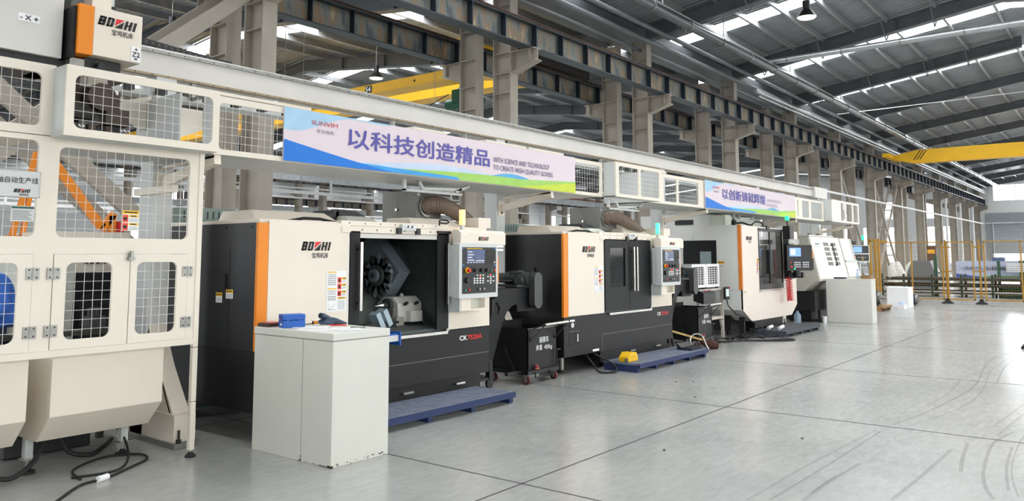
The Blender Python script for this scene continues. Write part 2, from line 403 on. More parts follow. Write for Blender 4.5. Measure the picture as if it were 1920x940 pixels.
# ---- roof sheeting with open strips for the rooflights, corrugated
M_sheet = mat('roof_sheet_underside', (156, 160, 164), .45, .35, var=.05, scale=1.5)
def roof_field(name, ys):
    q = MB(); q.flat = True; g = MB(); g.flat = True
    for (y0, y1) in ys:
        z0, z1 = roof_z(y0 + 1e-3), roof_z(y1 - 1e-3)
        def col(xs, zs, mb):
            v = []
            for x, dz in zip(xs, zs): v += [(x, y0, z0 + dz), (x, y1, z1 + dz)]
            mb.add(v, [(2 * i, 2 * i + 1, 2 * i + 3, 2 * i + 2) for i in range(len(xs) - 1)])
        for k in range(-2, 14):
            xa = 3.4 + PITCH * (k - 1) + .42; xb = xa + PITCH - .84
            if xa > 79: break
            xb = min(xb, 79.1); xs = []; zs = []; x = xa
            while x < xb:
                for dx, dz in ((0, 0), (.06, 0), (.085, .05), (.175, .05)):
                    xs.append(x + dx); zs.append(dz)
                x += .2
            xs.append(x); zs.append(0); col(xs, zs, q)
            xs = [xb + .06 * i for i in range(15)]; zs = [.02 * (i % 2) for i in range(15)]
            if xb < 79: col([xb - .03, xb + .87], [.05, .05], g)
    o = struct(q.build(name, M_sheet)); g.build('rooflight_panel', G_roof, o); return o
roof_field('ceiling', ((-6, 2.4), (2.4, 10.7)))
roof_field('ceiling.001', ((10.7, 25), (25, 39.8)))
roof_field('ceiling.002', ((39.8, 49), (49, 57.4)))
# ---- rafters (tapered I beams) and purlins
def rafter_mesh(y0, y1, d0, d1, name):
    n = 8; pts_t = []; pts_b = []
    for k in range(n + 1):
        y = y0 + (y1 - y0) * k / n; d = d0 + (d1 - d0) * k / n
        pts_t.append((y, roof_z(y) - .2)); pts_b.append((y, roof_z(y) - .2 - d))
    q = MB()
    q.prism(pts_t + pts_b[::-1], 'x', -.008, .008, M_roofsteel)
    for P in (pts_t, pts_b):
        for k in range(n):
            (ya, za), (yb, zb) = P[k], P[k + 1]; q.prism([(ya, za - .012), (yb, zb - .012), (yb, zb + .012), (ya, za + .012)], 'x', -.13, .13, M_roofsteel)
    ns = int(abs(y1 - y0) / 2.2)
    for k in range(1, ns):
        y = y0 + (y1 - y0) * k / ns; d = d0 + (d1 - d0) * k / ns; q.box(-.11, .11, y - .006, y + .006, roof_z(y) - .2 - d, roof_z(y) - .2, M_roofsteel)
    o = q.build(name); return o
RAF = []
def rafters(y0, y1, d0, d1, what, ks):
    src = None
    for i, k in enumerate(ks):
        x = .87 + PITCH * k
        if src is None: o = src = rafter_mesh(y0, y1, d0, d1, 'roof_rafter')
        else: o = src.copy(); COL.objects.link(o)
        o.location = (x, 0, 0)
        tag(o, 'dark steel I-beam rafter, %s from the camera of %s' % (ORD[i], what), 'roof beam', 'roof rafters of ' + what)
rafters(10.1, 2.4, .42, .36, 'the main aisle roof', range(1, 14))
rafters(2.4, -5.9, .36, .42, 'the main aisle far slope', range(2, 13, 2))
rafters(11.3, 25, .6, .4, 'the second bay near slope', range(0, 11))
rafters(25, 38.9, .4, .6, 'the second bay far slope', range(1, 11))
rafters(41.2, 49, .5, .4, 'the third bay roof', range(4, 13))
def purlin_mesh(x0, x1, kind, deep=.22):
    q = MB(); s = -1 if kind else 1
    q.prism([(0, 0), (s * .07, 0), (s * .07, -.02), (s * .066, -.02), (s * .066, -.004), (.004 * s, -.004), (.004 * s, -deep + .004), (-.066 * s, -deep + .004), (-.066 * s, -deep + .02), (-.07 * s, -deep + .02), (-.07 * s, -deep), (0, -deep)], 'x', x0, x1)
    return q
def purlins(ys, x0, x1, what):
    src = None
    for i, y in enumerate(ys):
        if src is None: o = src = purlin_mesh(x0, x1, 0).build('roof_purlin', M_purlin)
        else: o = src.copy(); COL.objects.link(o)
        o.location = (0, y, roof_z(y))
        tag(o, 'galvanised Z purlin, %s out from the columns under %s' % (ORD[i], what), 'purlin', 'purlins of ' + what)
purlins([9.0, 8.05, 7.15, 6.22, 5.3, 4.0, 2.7], 1, 79, 'the main aisle roof')
purlins([12.4, 14.0, 15.6, 17.2, 18.8, 20.4, 22.0, 23.6], -6, 62, 'the second bay near slope')
purlins([26.4, 28.0, 30.0, 32.0, 34.0, 36.0], -6, 62, 'the second bay far slope')
purlins([42.5, 44.5, 46.5, 48.5], 12, 79, 'the third bay roof')
# fly braces from purlins to rafter bottoms
q = MB()
for k in (2, 3, 4, 5):
    x = .87 + PITCH * k
    for y in (9.0, 7.15, 5.3, 4.0):
        q.bar((x + .7, y, roof_z(y) - .2), (x + .02, y, roof_z(y) - .75), .03, .03); q.bar((x - .7, y, roof_z(y) - .2), (x - .02, y, roof_z(y) - .75), .03, .03)
struct(q.build('trim_5', M_roofsteel))
# ---- steel columns of the building: pairs of I columns with brackets for the crane girders
def column_parts(t, brk_dir, top, name_lbl=None):
    # local: front flange at y=0, web to y=.45, x -.127...127 ; brk_dir -1 = bracket to -y, +1 = bracket to +y
    q = MB(); q.box(-.127, .127, -.012, .012, 0, top); q.build('flange', M_conc, t)
    q = MB(); q.box(-.127, .127, .44, .464, 0, top); q.build('flange', M_conc, t)
    q = MB(); q.box(-.012, .012, .012, .44, 0, top)
    for z in (5.0, 5.42, 5.86, 6.9) if brk_dir < 0 else (4.75, 5.25, 5.86, 6.5): q.box(-.12, .12, .012, .44, z - .008, z + .008)
    q.build('web', M_conc, t)
    s = -1 if brk_dir < 0 else 1; y0 = -.012 if s < 0 else .464; L = .62
    q = MB(); q.prism([(y0, 5.42), (y0 + s * L, 5.62), (y0 + s * L, 5.85), (y0, 5.85)], 'x', -.01, .01)
    q.prism([(y0, 5.845), (y0 + s * L, 5.845), (y0 + s * L, 5.865), (y0, 5.865)], 'x', -.12, .12)
    q.prism([(y0, 5.40), (y0 + s * L * 1.02, 5.60), (y0 + s * L * 1.02, 5.62), (y0, 5.42)], 'x', -.12, .12)
    q.box(-.1, .1, y0 + s * (L - .17), y0 + s * (L - .155), 5.6, 5.85)
    q.build('bracket', M_conc, t)
def column_row(y, brk, ks, what, top=7.45):
    src = None; tr = None
    for i, k in enumerate(ks):
        x = .861 + PITCH * k
        lb = 'grey steel I column with a crane bracket, %s from the camera %s' % (ORD[i], what)
        if src is None:
            src = thing('steel_column', lb, 'column', (x, y, 0), 0, 'building columns ' + what); column_parts(src, brk, top); tr = tree(src)
        else:
            o = copy_tree(src, tr); o.location = (x, y, 0); o['label'] = lb
column_row(10.0, -1, range(1, 14), 'in the aisle row')
column_row(10.95, 1, range(1, 14), 'in the row behind the aisle row')
column_row(38.7, -1, range(3, 13), 'in the near line across the second bay', 7.4)
column_row(41.1, 1, range(4, 13), 'in the far line across the second bay', 7.4)
column_row(55.4, -1, range(5, 13), 'in the last line before the far side wall', 7.0)
# gutter beam between column heads
q = MB(); q.box(1, 79, 10.35, 11.1, 7.5, 7.56); q.box(1, 79, 10.3, 10.35, 7.5, 7.9); q.box(1, 79, 11.1, 11.15, 7.5, 7.9); struct(q.build('trim_6', M_roofsteel))
q = MB()
for yy, zz, rr in ((9.8, 7.30, .075), (9.35, 7.42, .06), (10.25, 7.2, .05)): q.cyl((1, yy, zz), (79, yy, zz), rr, None, 12)
struct(q.build('trim_7', M_roofsteel))
# ---- crane runway girders, one per column bay
def girder(yc, z0, z1, ks, what, rail=True):
    src = None; tr = None
    for i, k in enumerate(ks):
        x = .861 + PITCH * k
        lb = 'weathered dark steel crane girder, %s bay from the camera %s' % (ORD[i], what)
        if src is None:
            t = src = thing('crane_girder', lb, 'crane girder', (x, yc, 0), 0, 'runway girders ' + what)
            q = MB(); q.box(.004, 5.996, -.006, .006, z0, z1); q.build('web', M_web, t)
            for z in (z0, z1): q = MB(); q.box(.004, 5.996, -.14, .14, z - .012, z + .012); q.build('flange', M_flange, t)
            for s in range(6):
                xs = 0.03 if s == 0 else s; q = MB()
                for sy in (-1, 1): q.box(xs - .012, xs + .012, min(0, sy * .13), max(0, sy * .13), z0, z1)
                q.build('stiffener', M_stiff, t)
            if rail:
                q = MB(); q.box(0, 6, -.04, .04, z1 + .012, z1 + .03); q.box(0, 6, -.015, .015, z1 + .03, z1 + .09); q.box(0, 6, -.03, .03, z1 + .09, z1 + .11)
                q.build('crane_rail', mat('rusty_rail', (96, 72, 60), .5, .5, var=.2), t)
            tr = tree(t)
        else:
            o = copy_tree(src, tr); o.location = (x, yc, 0); o['label'] = lb
girder(9.55, 5.87, 6.36, range(0, 13), 'over the aisle')
girder(11.72, 5.87, 6.36, range(0, 10), 'of the second bay near side')
girder(38.25, 5.87, 6.36, range(2, 11), 'of the second bay far side')
girder(55.0, 5.87, 6.36, range(5, 12), 'of the third bay')
# red conductor rail and galvanised duct along the far columns
q = MB(); q.box(2, 70, 38.0, 38.06, 6.5, 6.6); struct(q.build('trim_8', M_red2))
for (y, z, w, h, nm, lb) in ((37.6, 6.15, .5, .42, 'air_duct', 'silver square air duct running high along the far column line'), (53.6, 5.45, .5, .4, 'air_duct', 'pale square air duct below the farthest crane girder')):
    q = MB(); q.box(8, 66, y - w / 2, y + w / 2, z - h / 2, z + h / 2)
    for k in range(30): q.box(8 + 2 * k - .02, 8 + 2 * k + .02, y - w / 2 - .02, y + w / 2 + .02, z - h / 2 - .02, z + h / 2 + .02)
    tag(q.build(nm, M_galv), lb, 'air duct')
q = MB(); q.cyl((12, 39.8, 5.15), (72, 39.8, 5.15), .05, None, 8); q.cyl((12, 53.0, 4.7), (72, 53.0, 4.7), .05, None, 8); struct(q.build('trim_9', M_white))
# ---- services along the aisle columns
def pipe(name, lab, cat, pts, r, m, clamps=None, cr=1.12):
    q = MB(); q.tube(pts, r, m, 16)
    if clamps:
        a, b_ = Vector(pts[0]), Vector(pts[-1]); d = (b_ - a).normalized()
        for c in clamps:
            p = a + d * c; q.tube([p - d * .02, p + d * .02], r * cr, M_zinc, 16)
    return tag(q.build(name, smooth=True), lab, cat)
pipe('air_duct', 'long dark round duct hung under the main aisle roof', 'air duct', [(5, 8.40, 7.38), (79, 8.40, 7.38)], .13, mat('dark_duct_metal', (104, 108, 112), .3, .7, var=.08), [2 * k + 1 for k in range(36)])
pipe('air_pipe', 'bright pipe on top of the long round duct', 'pipe', [(5, 8.42, 7.55), (79, 8.42, 7.55)], .035, M_galv)
pipe('air_pipe', 'bright pipe under the roof running beyond the third column', 'pipe', [(25.5, 9.55, 7.10), (79, 9.55, 7.10)], .07, M_galv)
pipe('air_pipe', 'slim bright pipe beside the column heads', 'pipe', [(25.5, 9.45, 6.9), (79, 9.45, 6.9)], .035, M_galv)
pipe('air_duct', 'silver duct crossing the main aisle under the rafters', 'air duct', [(24.0, 8.75, 7.62), (24.0, -5.8, 7.66)], .09, M_galv, [1.6 * k + .8 for k in range(9)])
pipe('air_pipe', 'white pipe running along the aisle columns at mid height', 'pipe', [(29.0, 9.7, 4.22), (78.6, 9.7, 4.30)], .05, M_white)
for i, x in enumerate((61.9, 67.9, 73.9)):
    pipe('downpipe', 'white downpipe on the %s column before the end wall' % ('third', 'second', 'last')[i], 'pipe', [(x - .2, 9.85, 0), (x - .2, 9.85, 5.7)], .07, M_white)
pipe('tie_rod', 'white slanting tie rod under the roof by the far crane', 'tie rod', [(33, 9.0, 7.3), (38, 2.0, 8.3)], .015, M_white)
for i, (x, y, l) in enumerate(((13.6, 8.4, .72), (16.6, 8.4, .72), (20.2, 8.4, .72), (25.6, 8.4, .72), (31.4, 8.4, .72))):
    q = MB(); q.cyl((0, 0, 0), (0, 0, -l), .012, None, 6)
    tag(q.build('hanger_rod', M_zinc, None, (x, y, roof_z(y) - .05)), 'thin hanger rod, %s along the aisle roof from the camera' % ORD[i], 'rod', 'hanger rods under the aisle roof')
# bell lamps
def bell(x, y, z, lab):
    t = thing('high_bay_lamp', lab, 'lamp', (x, y, z), 0, 'bell shaped high bay lamps')
    q = MB(); q.cyl((0, 0, .0), (0, 0, .22), .09, M_dark, 16); q.tube([(0, 0, 0), (0, 0, -.05), (0, 0, -.14), (0, 0, -.2)], [.1, .14, .2, .24], M_dark, 20, cap=False); q.build('housing', parent=t, smooth=True)
    q = MB(); q.tube([(0, 0, -.19), (0, 0, -.22)], [.23, .2], None, 20); q.build('diffuser', mat('lamp_glass_lit', (240, 238, 225), .4, emit=(255, 250, 235), estr=1.2), t)
    q = MB(); q.cyl((0, 0, .2), (0, 0, roof_z(y) - z), .01, None, 6); q.build('suspension_rod', M_zinc, t)
bell(19.35, 5.9, 7.62, 'bell lamp hanging under the main aisle roof')
bell(11.0, 20.6, 8.0, 'bell lamp hanging in the second bay left of the nearest columns')
bell(17.3, 19.2, 7.62, 'bell lamp hanging in the second bay above the yellow crane')
bell(23.5, 26.0, 8.2, 'bell lamp hanging far off in the second bay')
# ================================================================== LATHES
def logo(q, o, w, u=(1, 0, 0), cn='宝鸡机床', sub=True):
    # slanted block lettering B O / H I with the red and black split square between, Chinese name below right
    u = Vector(u).normalized(); v = Vector((0, 0, 1)); o = Vector(o); h = w * .27; sh = .25
    def P(x, y): return o + u * (x * w + y * h / w * sh * w) + v * (y * h)
    def poly(pts, m):
        q.add([P(x, y) for x, y in pts], [tuple(range(len(pts)))], m)
    def ring(x0, x1, t, m, mid=False):
        ty = .17
        for r in (((x0, 0), (x0 + t, 0), (x0 + t, 1), (x0, 1)), ((x1 - t, .06), (x1, .06), (x1, .94), (x1 - t, .94)), ((x0, 0), (x1 - .02, 0), (x1 - .02, ty), (x0, ty)), ((x0, 1 - ty), (x1 - .02, 1 - ty), (x1 - .02, 1), (x0, 1))): poly(r, m)
        if mid: poly(((x0, .43), (x1 - .02, .43), (x1 - .02, .57), (x0, .57)), m)
    ring(0, .19, .085, M_ink, True); ring(.23, .42, .08, M_ink)
    poly(((.46, 1), (.69, 1), (.46, .18)), M_red); poly(((.69, .82), (.69, 0), (.46, 0)), M_ink)
    poly(((.73, 0), (.81, 0), (.81, 1), (.73, 1)), M_ink); poly(((.86, 0), (.94, 0), (.94, 1), (.86, 1)), M_ink); poly(((.78, .42), (.9, .42), (.9, .58), (.78, .58)), M_ink)
    poly(((.98, 0), (1.06, 0), (1.06, 1), (.98, 1)), M_ink)
    if sub: q.text(cn, o + u * (w * .40) - v * (h * .85), h=h * .62, w=w * .62, m=M_ink, u=u, bold=.012)
def warn_label(q, x, y, z, w, h, kind=0, u=(1, 0, 0)):
    # white sticker with yellow header bars, red pictograms and fine print
    u = Vector(u); v = Vector((0, 0, 1)); o = Vector((x, y, z)); nrm = u.cross(v) * -1
    nrm = Vector((u.y, -u.x, 0))
    def R(a, b, c, d, m, lift): q.add([o + u * (a * w) + v * (c * h) + nrm * lift, o + u * (b * w) + v * (c * h) + nrm * lift, o + u * (b * w) + v * (d * h) + nrm * lift, o + u * (a * w) + v * (d * h) + nrm * lift], [(0, 1, 2, 3)], m)
    R(0, 1, 0, 1, M_white, .001)
    if kind == 0:
        R(0, 1, .62, 1, M_yellow, .002); R(.12, .3, .7, .9, M_ink, .003); R(.4, .85, .75, .86, M_ink, .003)
        for k in range(3): R(.1, .9, .12 + .15 * k, .17 + .15 * k, M_seam, .002)
    elif kind == 1:      # tall machine chart
        R(.04, .49, .955, .985, M_yellow, .002); R(.04, .49, .545, .575, M_yellow, .002)
        for z_, g in ((.66, 0), (.71, 0), (.76, 0), (.81, 0), (.86, 0), (.91, 0), (.5, 0), (.46, 0), (.42, 0), (.36, 0), (.32, 0), (.28, 0)): R(.07, .46, z_, z_ + .012, M_seam, .002)
        for k in range(4): R(.09 + .11 * k, .10 + .11 * k, .26, .4, M_seam, .002); R(.09 + .11 * k, .10 + .11 * k, .64, .9, M_seam, .002)
        R(.1, .11, .04, .2, M_seam, .002); R(.1, .45, .04, .05, M_seam, .002)
        for k in range(6): R(.12 + .05 * k, .17 + .05 * k, .05 + .02 * k, .06 + .02 * k, M_seam, .002)
        for k, zz in enumerate((.70, .54, .37)):
            R(.54, .74, zz, zz + .14, mat('warning_orange_red', (232, 78, 42), .5), .002); R(.58, .68, zz + .03, zz + .1, M_ink, .003)
            R(.76, .97, zz + .08, zz + .14, M_yellow, .002); R(.8, .95, zz + .1, zz + .12, M_ink, .003); R(.78, .95, zz + .02, zz + .03, M_seam, .002); R(.78, .95, zz + .05, zz + .06, M_seam, .002)
        R(.54, .97, .3, .345, M_yellow, .002); R(.6, .9, .315, .33, M_ink, .003)
        for k in range(8): R(.56, .92, .04 + .03 * k, .048 + .03 * k, M_seam, .002)
    else:
        R(0, 1, .82, 1, M_yellow, .002); R(.1, .9, .88, .94, M_ink, .003)
        for k, zz in enumerate((.42, .02)):
            R(.03, .36, zz, zz + .36, mat('warning_orange_red', (232, 78, 42), .5), .002); R(.08, .28, zz + .1, zz + .24, M_ink, .003)
            R(.4, .97, zz + .25, zz + .36, M_yellow, .002); R(.5, .85, zz + .28, zz + .33, M_ink, .003)
            for j in range(3): R(.42, .93, zz + .04 + .06 * j, zz + .055 + .06 * j, M_seam, .002)
def console(t, x, y, z, w, h, scr, ori='front', red_on=False):
    """operator panel lying in the local x-z plane, front at y, lower left corner at (x,z)"""
    q = MB(); q.prism(rrect(x, x + w, z, z + h, .012), 'y', y, y + .09, M_ltgrey); q.box(x + .01, x + w - .01, y + .09, y + .16, z + .02, z + h - .02, M_ltgrey)
    f = q.build('console_housing', parent=t, bevel=.003)
    bx0, bx1, bz0, bz1 = x + w * .07, x + w * .945, z + h * .085, z + h * .925
    def X(u): return bx0 + (bx1 - bx0) * u
    def Z(v): return bz1 - (bz1 - bz0) * v
    q = MB(); q.box(bx0, bx1, y - .004, y, bz0, bz1, M_dark)
    for (a, b, c, d) in ((0, 1, .415, .425), (0, 1, .575, .582), (.0, .62, .84, .846), (.24, .246, .425, 1), (.78, .786, .43, .57), (.62, .626, .84, 1)): q.box(X(a), X(b), y - .005, y - .004, Z(d), Z(c), M_iron)
    for (u, v) in ((.03, .02), (.96, .02), (.03, .39), (.96, .39)): q.box(X(u) - .012, X(u) + .012, y - .0055, y - .004, Z(v) - .012, Z(v) + .012, mat('blue_corner_mark', (60, 110, 160), .5))
    q.box(X(.12), X(.58), y - .0055, y - .004, Z(.035), Z(.02), M_yellow)
    q.box(X(.66), X(.95), y - .0055, y - .004, Z(.37), Z(.06), M_iron)
    q.box(X(.93), X(.965), y - .007, y - .004, Z(.34), Z(.315), M_white)
    q.build('console_face', parent=t)
    q = MB(); s0, s1, s2, s3 = X(.115), X(.65), Z(.35), Z(.05); q.box(s0, s1, y - .007, y - .003, s2, s3, scr)
    for k in range(4): q.box(s0 + .02, s0 + (s1 - s0) * (.3 + .1 * (k % 2)), y - .008, y - .007, s3 - .03 - .03 * k, s3 - .022 - .03 * k, M_white)
    q.box(s0 + (s1 - s0) * .5, s1 - .01, y - .008, y - .007, s2 + .025, s2 + .033, M_white)
    for k in range(6): q.box(s0 + .01 + k * (s1 - s0) / 6.2, s0 + (k + .7) * (s1 - s0) / 6.2, y - .008, y - .007, s2 + .006, s2 + .014, M_white)
    q.build('screen', parent=t)
    q = MB(); q.cyl((X(.13), y, Z(.5)), (X(.13), y - .02, Z(.5)), .03, M_yellow, 20); q.cyl((X(.13), y - .02, Z(.5)), (X(.13), y - .05, Z(.5)), .02, M_red, 20); q.build('emergency_stop_button', parent=t, smooth=True)
    q = MB()
    for (u, v, r) in ((.36, .5, .02), (.55, .5, .02), (.71, .5, .02), (.13, .71, .032)): q.cyl((X(u), y, Z(v)), (X(u), y - .03, Z(v)), r, M_dark, 16); q.cyl((X(u), y - .003, Z(v)), (X(u), y - .006, Z(v)), r * 1.25, M_iron, 16)
    q.build('selector_knob', parent=t, smooth=True)
    q = MB(); q.cyl((X(.86), y, Z(.51)), (X(.86), y - .015, Z(.51)), .012, mat('green_button', (30, 130, 90), .4), 12); q.cyl((X(.95), y, Z(.51)), (X(.95), y - .015, Z(.51)), .012, M_red, 12)
    q.cyl((X(.08), y, Z(.92)), (X(.08), y - .015, Z(.92)), .012, mat('green_button', (30, 130, 90), .4), 12); q.cyl((X(.2), y, Z(.92)), (X(.2), y - .015, Z(.92)), .012, M_red, 12)
    RL = mat('lit_red_key', (255, 60, 50), .4, emit=(255, 40, 30), estr=2.5)
    for r in range(3):
        for c in range(4): q.box(X(.32 + .085 * c), X(.365 + .085 * c), y - .010, y - .004, Z(.695 + .048 * r), Z(.665 + .048 * r), M_white)
    for r, row in enumerate(((1, 1, 1), (0, 2, 0))):
        for c, k in enumerate(row): q.box(X(.41 + .085 * c), X(.45 + .085 * c), y - .010, y - .004, Z(.62 + .04 * r), Z(.595 + .04 * r), RL if (k == 2 or (red_on and c == 1)) else M_white if k else mat('green_button', (30, 130, 90), .4))
    for (c, r) in ((0, 1), (1, 1), (2, 1), (1, 2), (0, 3), (1, 3), (2, 3), (1, 4)): q.box(X(.72 + .085 * c), X(.765 + .085 * c), y - .010, y - .004, Z(.615 + .047 * r), Z(.588 + .047 * r), M_white)
    for c in range(3): q.box(X(.72 + .085 * c), X(.765 + .085 * c), y - .010, y - .004, Z(.615), Z(.595), RL if c == 1 else mat('green_button', (30, 130, 90), .4))
    q.cyl((X(.47), y, Z(.91)), (X(.47), y - .03, Z(.91)), .014, M_zinc, 10); q.cyl((X(.59), y, Z(.91)), (X(.59), y - .03, Z(.91)), .014, M_zinc, 10)
    q.build('keypad', parent=t)

def chamfer_hood(q, x0, x1, y0, y1, z0, z1, m):
    q.add([(x0, y0, z0), (x1, y0, z0), (x1, y1, z0), (x0, y1, z0), (x0 + .05, y0 + .12, z1), (x1 - .11, y0 + .12, z1), (x1 - .11, y1, z1), (x0 + .05, y1, z1)],
          [(0, 1, 5, 4), (1, 2, 6, 5), (2, 3, 7, 6), (3, 0, 4, 7), (4, 5, 6, 7), (3, 2, 1, 0)], m)
def lathe(x0, opened, label, lamp_m, scr):
    t = thing('cnc_lathe', label, 'machine tool', (x0, 5.9, 0), 0)
    D = 1.75
    # base
    q = MB(); q.box(0, 3.11, 0, D, .245, .765, M_black2); q.box(.96, 3.0, .04, D - .1, .08, .245, M_black2)
    q.box(.96, 3.11, -.002, .0, .472, .478, M_seam); q.box(.955, .961, -.002, 0, .25, .478, M_seam)
    q.box(.12, .37, -.003, 0, .385, .57, M_black); q.box(.12, .37, -.004, -.002, .566, .572, M_seam); q.box(.31, .325, -.012, 0, .43, .53, M_white)
    q.box(.7, .86, -.004, 0, .262, .29, M_white)
    for x in (.3, 1.2, 2.9): q.cyl((x, .25, 0), (x, .25, .25), .035, M_zinc, 10); q.cyl((x, .25, 0), (x, .25, .04), .08, M_iron, 14)
    for x in (.3, 1.2, 2.9): q.cyl((x, 1.5, 0), (x, 1.5, .25), .035, M_zinc, 10); q.cyl((x, 1.5, 0), (x, 1.5, .04), .08, M_iron, 14)
    q.build('base_cabinet', parent=t, bevel=.004)
    q = MB(); q.cyl((.19, -.012, .655), (.19, 0, .655), .035, M_steel, 16); q.box(.14, .25, -.006, 0, .70, .725, M_white); q.build('coolant_gauge', parent=t, smooth=True)
    for x in (1.76, 2.56):
        q = MB(); q.box(x, x + .14, 0, .03, .165, .185); q.build('plinth_handle', M_steel, t, label='small chrome drawer handle')
    # left housing
    q = MB(); q.box(0, 1.0, .012, D, .765, 1.865); 
    q.box(-.003, 0, .05, 1.7, 1.2, 1.203, M_dark); q.box(-.003, 0, .42, .425, .8, 1.63, M_dark); q.box(-.003, 0, .42, 1.0, 1.628, 1.632, M_dark)
    q.box(-.02, 0, .46, .48, 1.28, 1.42, M_dark)
    for y in (.1, .5, 1.1): q.cyl((-.006, y, 1.83), (0, y, 1.83), .012, M_dark, 8)
    q.mats and None
    q.build('side_housing', M_black, t, label='matt black side housing')
    q = MB(); q.box(-.004, .1, -.006, .03, .765, 1.865); q.build('orange_trim', M_orange, t, bevel=.004)
    q = MB(); q.box(.1, 1.0, -.01, .012, .772, 1.885, M_cream); q.box(.992, 1.0, -.012, -.01, .772, 1.885, M_white); q.build('front_panel', parent=t, bevel=.004)
    q = MB(); q.flat = True; logo(q, (.44, -.0125, 1.625), .30); q.build('logo_lettering', parent=t)
    q = MB(); q.flat = True; warn_label(q, .735, -.012, 1.06, .235, .375, 1); q.build('data_sticker', parent=t)
    for (yy, zz, ww, hh) in ((.46, 1.20, .11, .08), (.62, 1.16, .1, .09)): q = MB(); q.flat = True; warn_label(q, -.003, yy, zz, ww, hh, 0, (0, -1, 0)); q.build('side_sticker', parent=t)
    q = MB(); q.flat = True
    q.text('CK', (2.60, -.002, .640), h=.05, w=.125, m=M_white, bold=.03); q.text('7520A', (2.735, -.002, .640), h=.05, w=.245, m=M_red, bold=.03); q.build('model_lettering', parent=t)
    # right housing
    q = MB(); q.box(2.4, 3.12, 0, 1.1, .772, 1.865, M_cream); q.box(2.38, 2.42, -.012, .0, .76, 1.86, M_ltgrey); q.build('right_housing', parent=t, bevel=.004)
    # roof and rails
    q = MB(); q.box(.03, 3.1, .03, D - .02, 1.866, 1.9, M_ltgrey if 0 else M_cream); q.build('roof_cover', parent=t, bevel=.003)
    q = MB(); chamfer_hood(q, .16, 1.14, .3, .9, 1.9, 2.0, M_cream); q.build('roof_hood', parent=t)
    q = MB(); chamfer_hood(q, 2.1, 2.95, .25, .7, 1.9, 2.0, M_cream); q.build('roof_hood', parent=t)
    q = MB(); chamfer_hood(q, 1.3, 1.78, .35, .8, 1.9, 1.99, M_mist); q.add([(1.2, .6, 1.9), (1.28, .6, 2.0), (1.36, .6, 2.06), (1.6, .6, 2.05), (1.8, .6, 1.98), (1.8, .6, 1.9), (1.2, 1, 1.9), (1.28, 1, 2.0), (1.36, 1, 2.06), (1.6, 1, 2.05), (1.8, 1, 1.98), (1.8, 1, 1.9)], [(0, 1, 2, 3, 4, 5), (6, 7, 8, 9, 10, 11), (0, 1, 7, 6), (1, 2, 8, 7), (2, 3, 9, 8), (3, 4, 10, 9), (4, 5, 11, 10)], M_dark); q.build('roof_drive_cover', parent=t)
    q = MB(); q.box(.9, 2.4, -.02, .06, 1.80, 1.865, M_cream); q.box(.9, 2.4, -.005, .06, 1.868, 1.915, M_cream); q.box(1.12, 2.22, -.01, .05, 1.75, 1.797, M_beam)
    for k in range(7): q.cyl((1.0 + .2 * k, -.008, 1.892), (1.0 + .2 * k, -.004, 1.892), .009, M_seam, 8); q.cyl((1.15 + .19 * k, -.024, 1.83), (1.15 + .19 * k, -.02, 1.83), .01, M_seam, 8)
    q.build('door_rail', parent=t, bevel=.002)
    q = MB(); q.box(1.66, 1.86, -.05, -.02, 1.835, 1.90, M_ltgrey); q.box(1.70, 1.84, -.06, -.05, 1.865, 1.885, M_white)
    for x in (1.73, 1.79): q.cyl((x, -.065, 1.875), (x, -.06, 1.875), .012, M_dark, 10)
    for x in (1.6, 1.87): q.box(x, x + .055, -.05, -.02, 1.80, 1.86, M_dark)
    q.build('door_switch', parent=t)
    q = MB(); q.box(1.12, 2.38, -.03, .06, .735, .765); q.build('door_sill', M_steel, t)
    q = MB(); q.tube([(.5, .3, 1.90), (.62, .2, 1.93), (.75, .12, 1.925), (.92, .05, 1.885)], .014, M_rub, 8); q.build('roof_cable', parent=t, smooth=True)
    q = MB(); q.box(1.33, 1.37, .6, .63, 1.9, 2.04) ; q.build('yellow_post', M_yellow, t)
    # doors
    H0, H1 = .79, 1.815
    def door(xa, xb, hx, win=None):
        q = MB()
        hole = [rrect(win[0], win[1], win[2], win[3], .02)] if win else []
        q.prism(rect(xa, xb, H0, H1), 'y', -.02, .015, M_black, hole)
        d = q.build('sliding_door', parent=t, label='matt black sliding door')
        q = MB(); q.box(hx - .016, hx + .016, -.075, -.045, 1.05, 1.71, M_steel)
        for z in (1.12, 1.64): q.box(hx - .012, hx + .012, -.045, -.02, z - .012, z + .012, M_dark)
        q.build('door_handle', parent=d, bevel=.003)
        if win: q = MB(); q.box(win[0] - .01, win[1] + .01, -.004, .004, win[2] - .01, win[3] + .01); q.build('door_window', G_dark, d)
    if opened:
        door(1.005, 1.125, 1.105); door(2.215, 2.395, 2.35)
        q = MB(); q.tube([(2.2, -.06, 1.9), (2.2, -.06, 1.955), (2.24, -.06, 1.965), (2.33, -.06, 1.96), (2.35, -.06, 1.94), (2.3, -.06, 1.925), (2.22, -.06, 1.93)], .009, M_rub, 8); q.box(2.2, 2.4, -.05, .02, 1.815, 1.845, M_dark); q.build('door_cable_loop', parent=t, smooth=True)
    else:
        door(1.02, 1.70, 1.80 - .02, (1.165, 1.593, 1.128, 1.69)); door(1.71, 2.38, 1.875)
    # working chamber
    Mc = mat('chamber_grey_steel', (126, 134, 128), .4, .35, var=.1, scale=8); Md = mat('chamber_dark_steel', (72, 80, 80), .45, .3, var=.15, scale=8)
    q = MB(); q.box(1.0, 2.42, 1.25, 1.3, .765, 1.85, Mc); q.box(1.0, 1.02, .02, 1.3, .765, 1.85, Md); q.box(2.38, 2.4, .02, 1.3, .765, 1.85, Md); q.box(1.0, 2.42, .02, 1.3, 1.845, 1.86, Md)
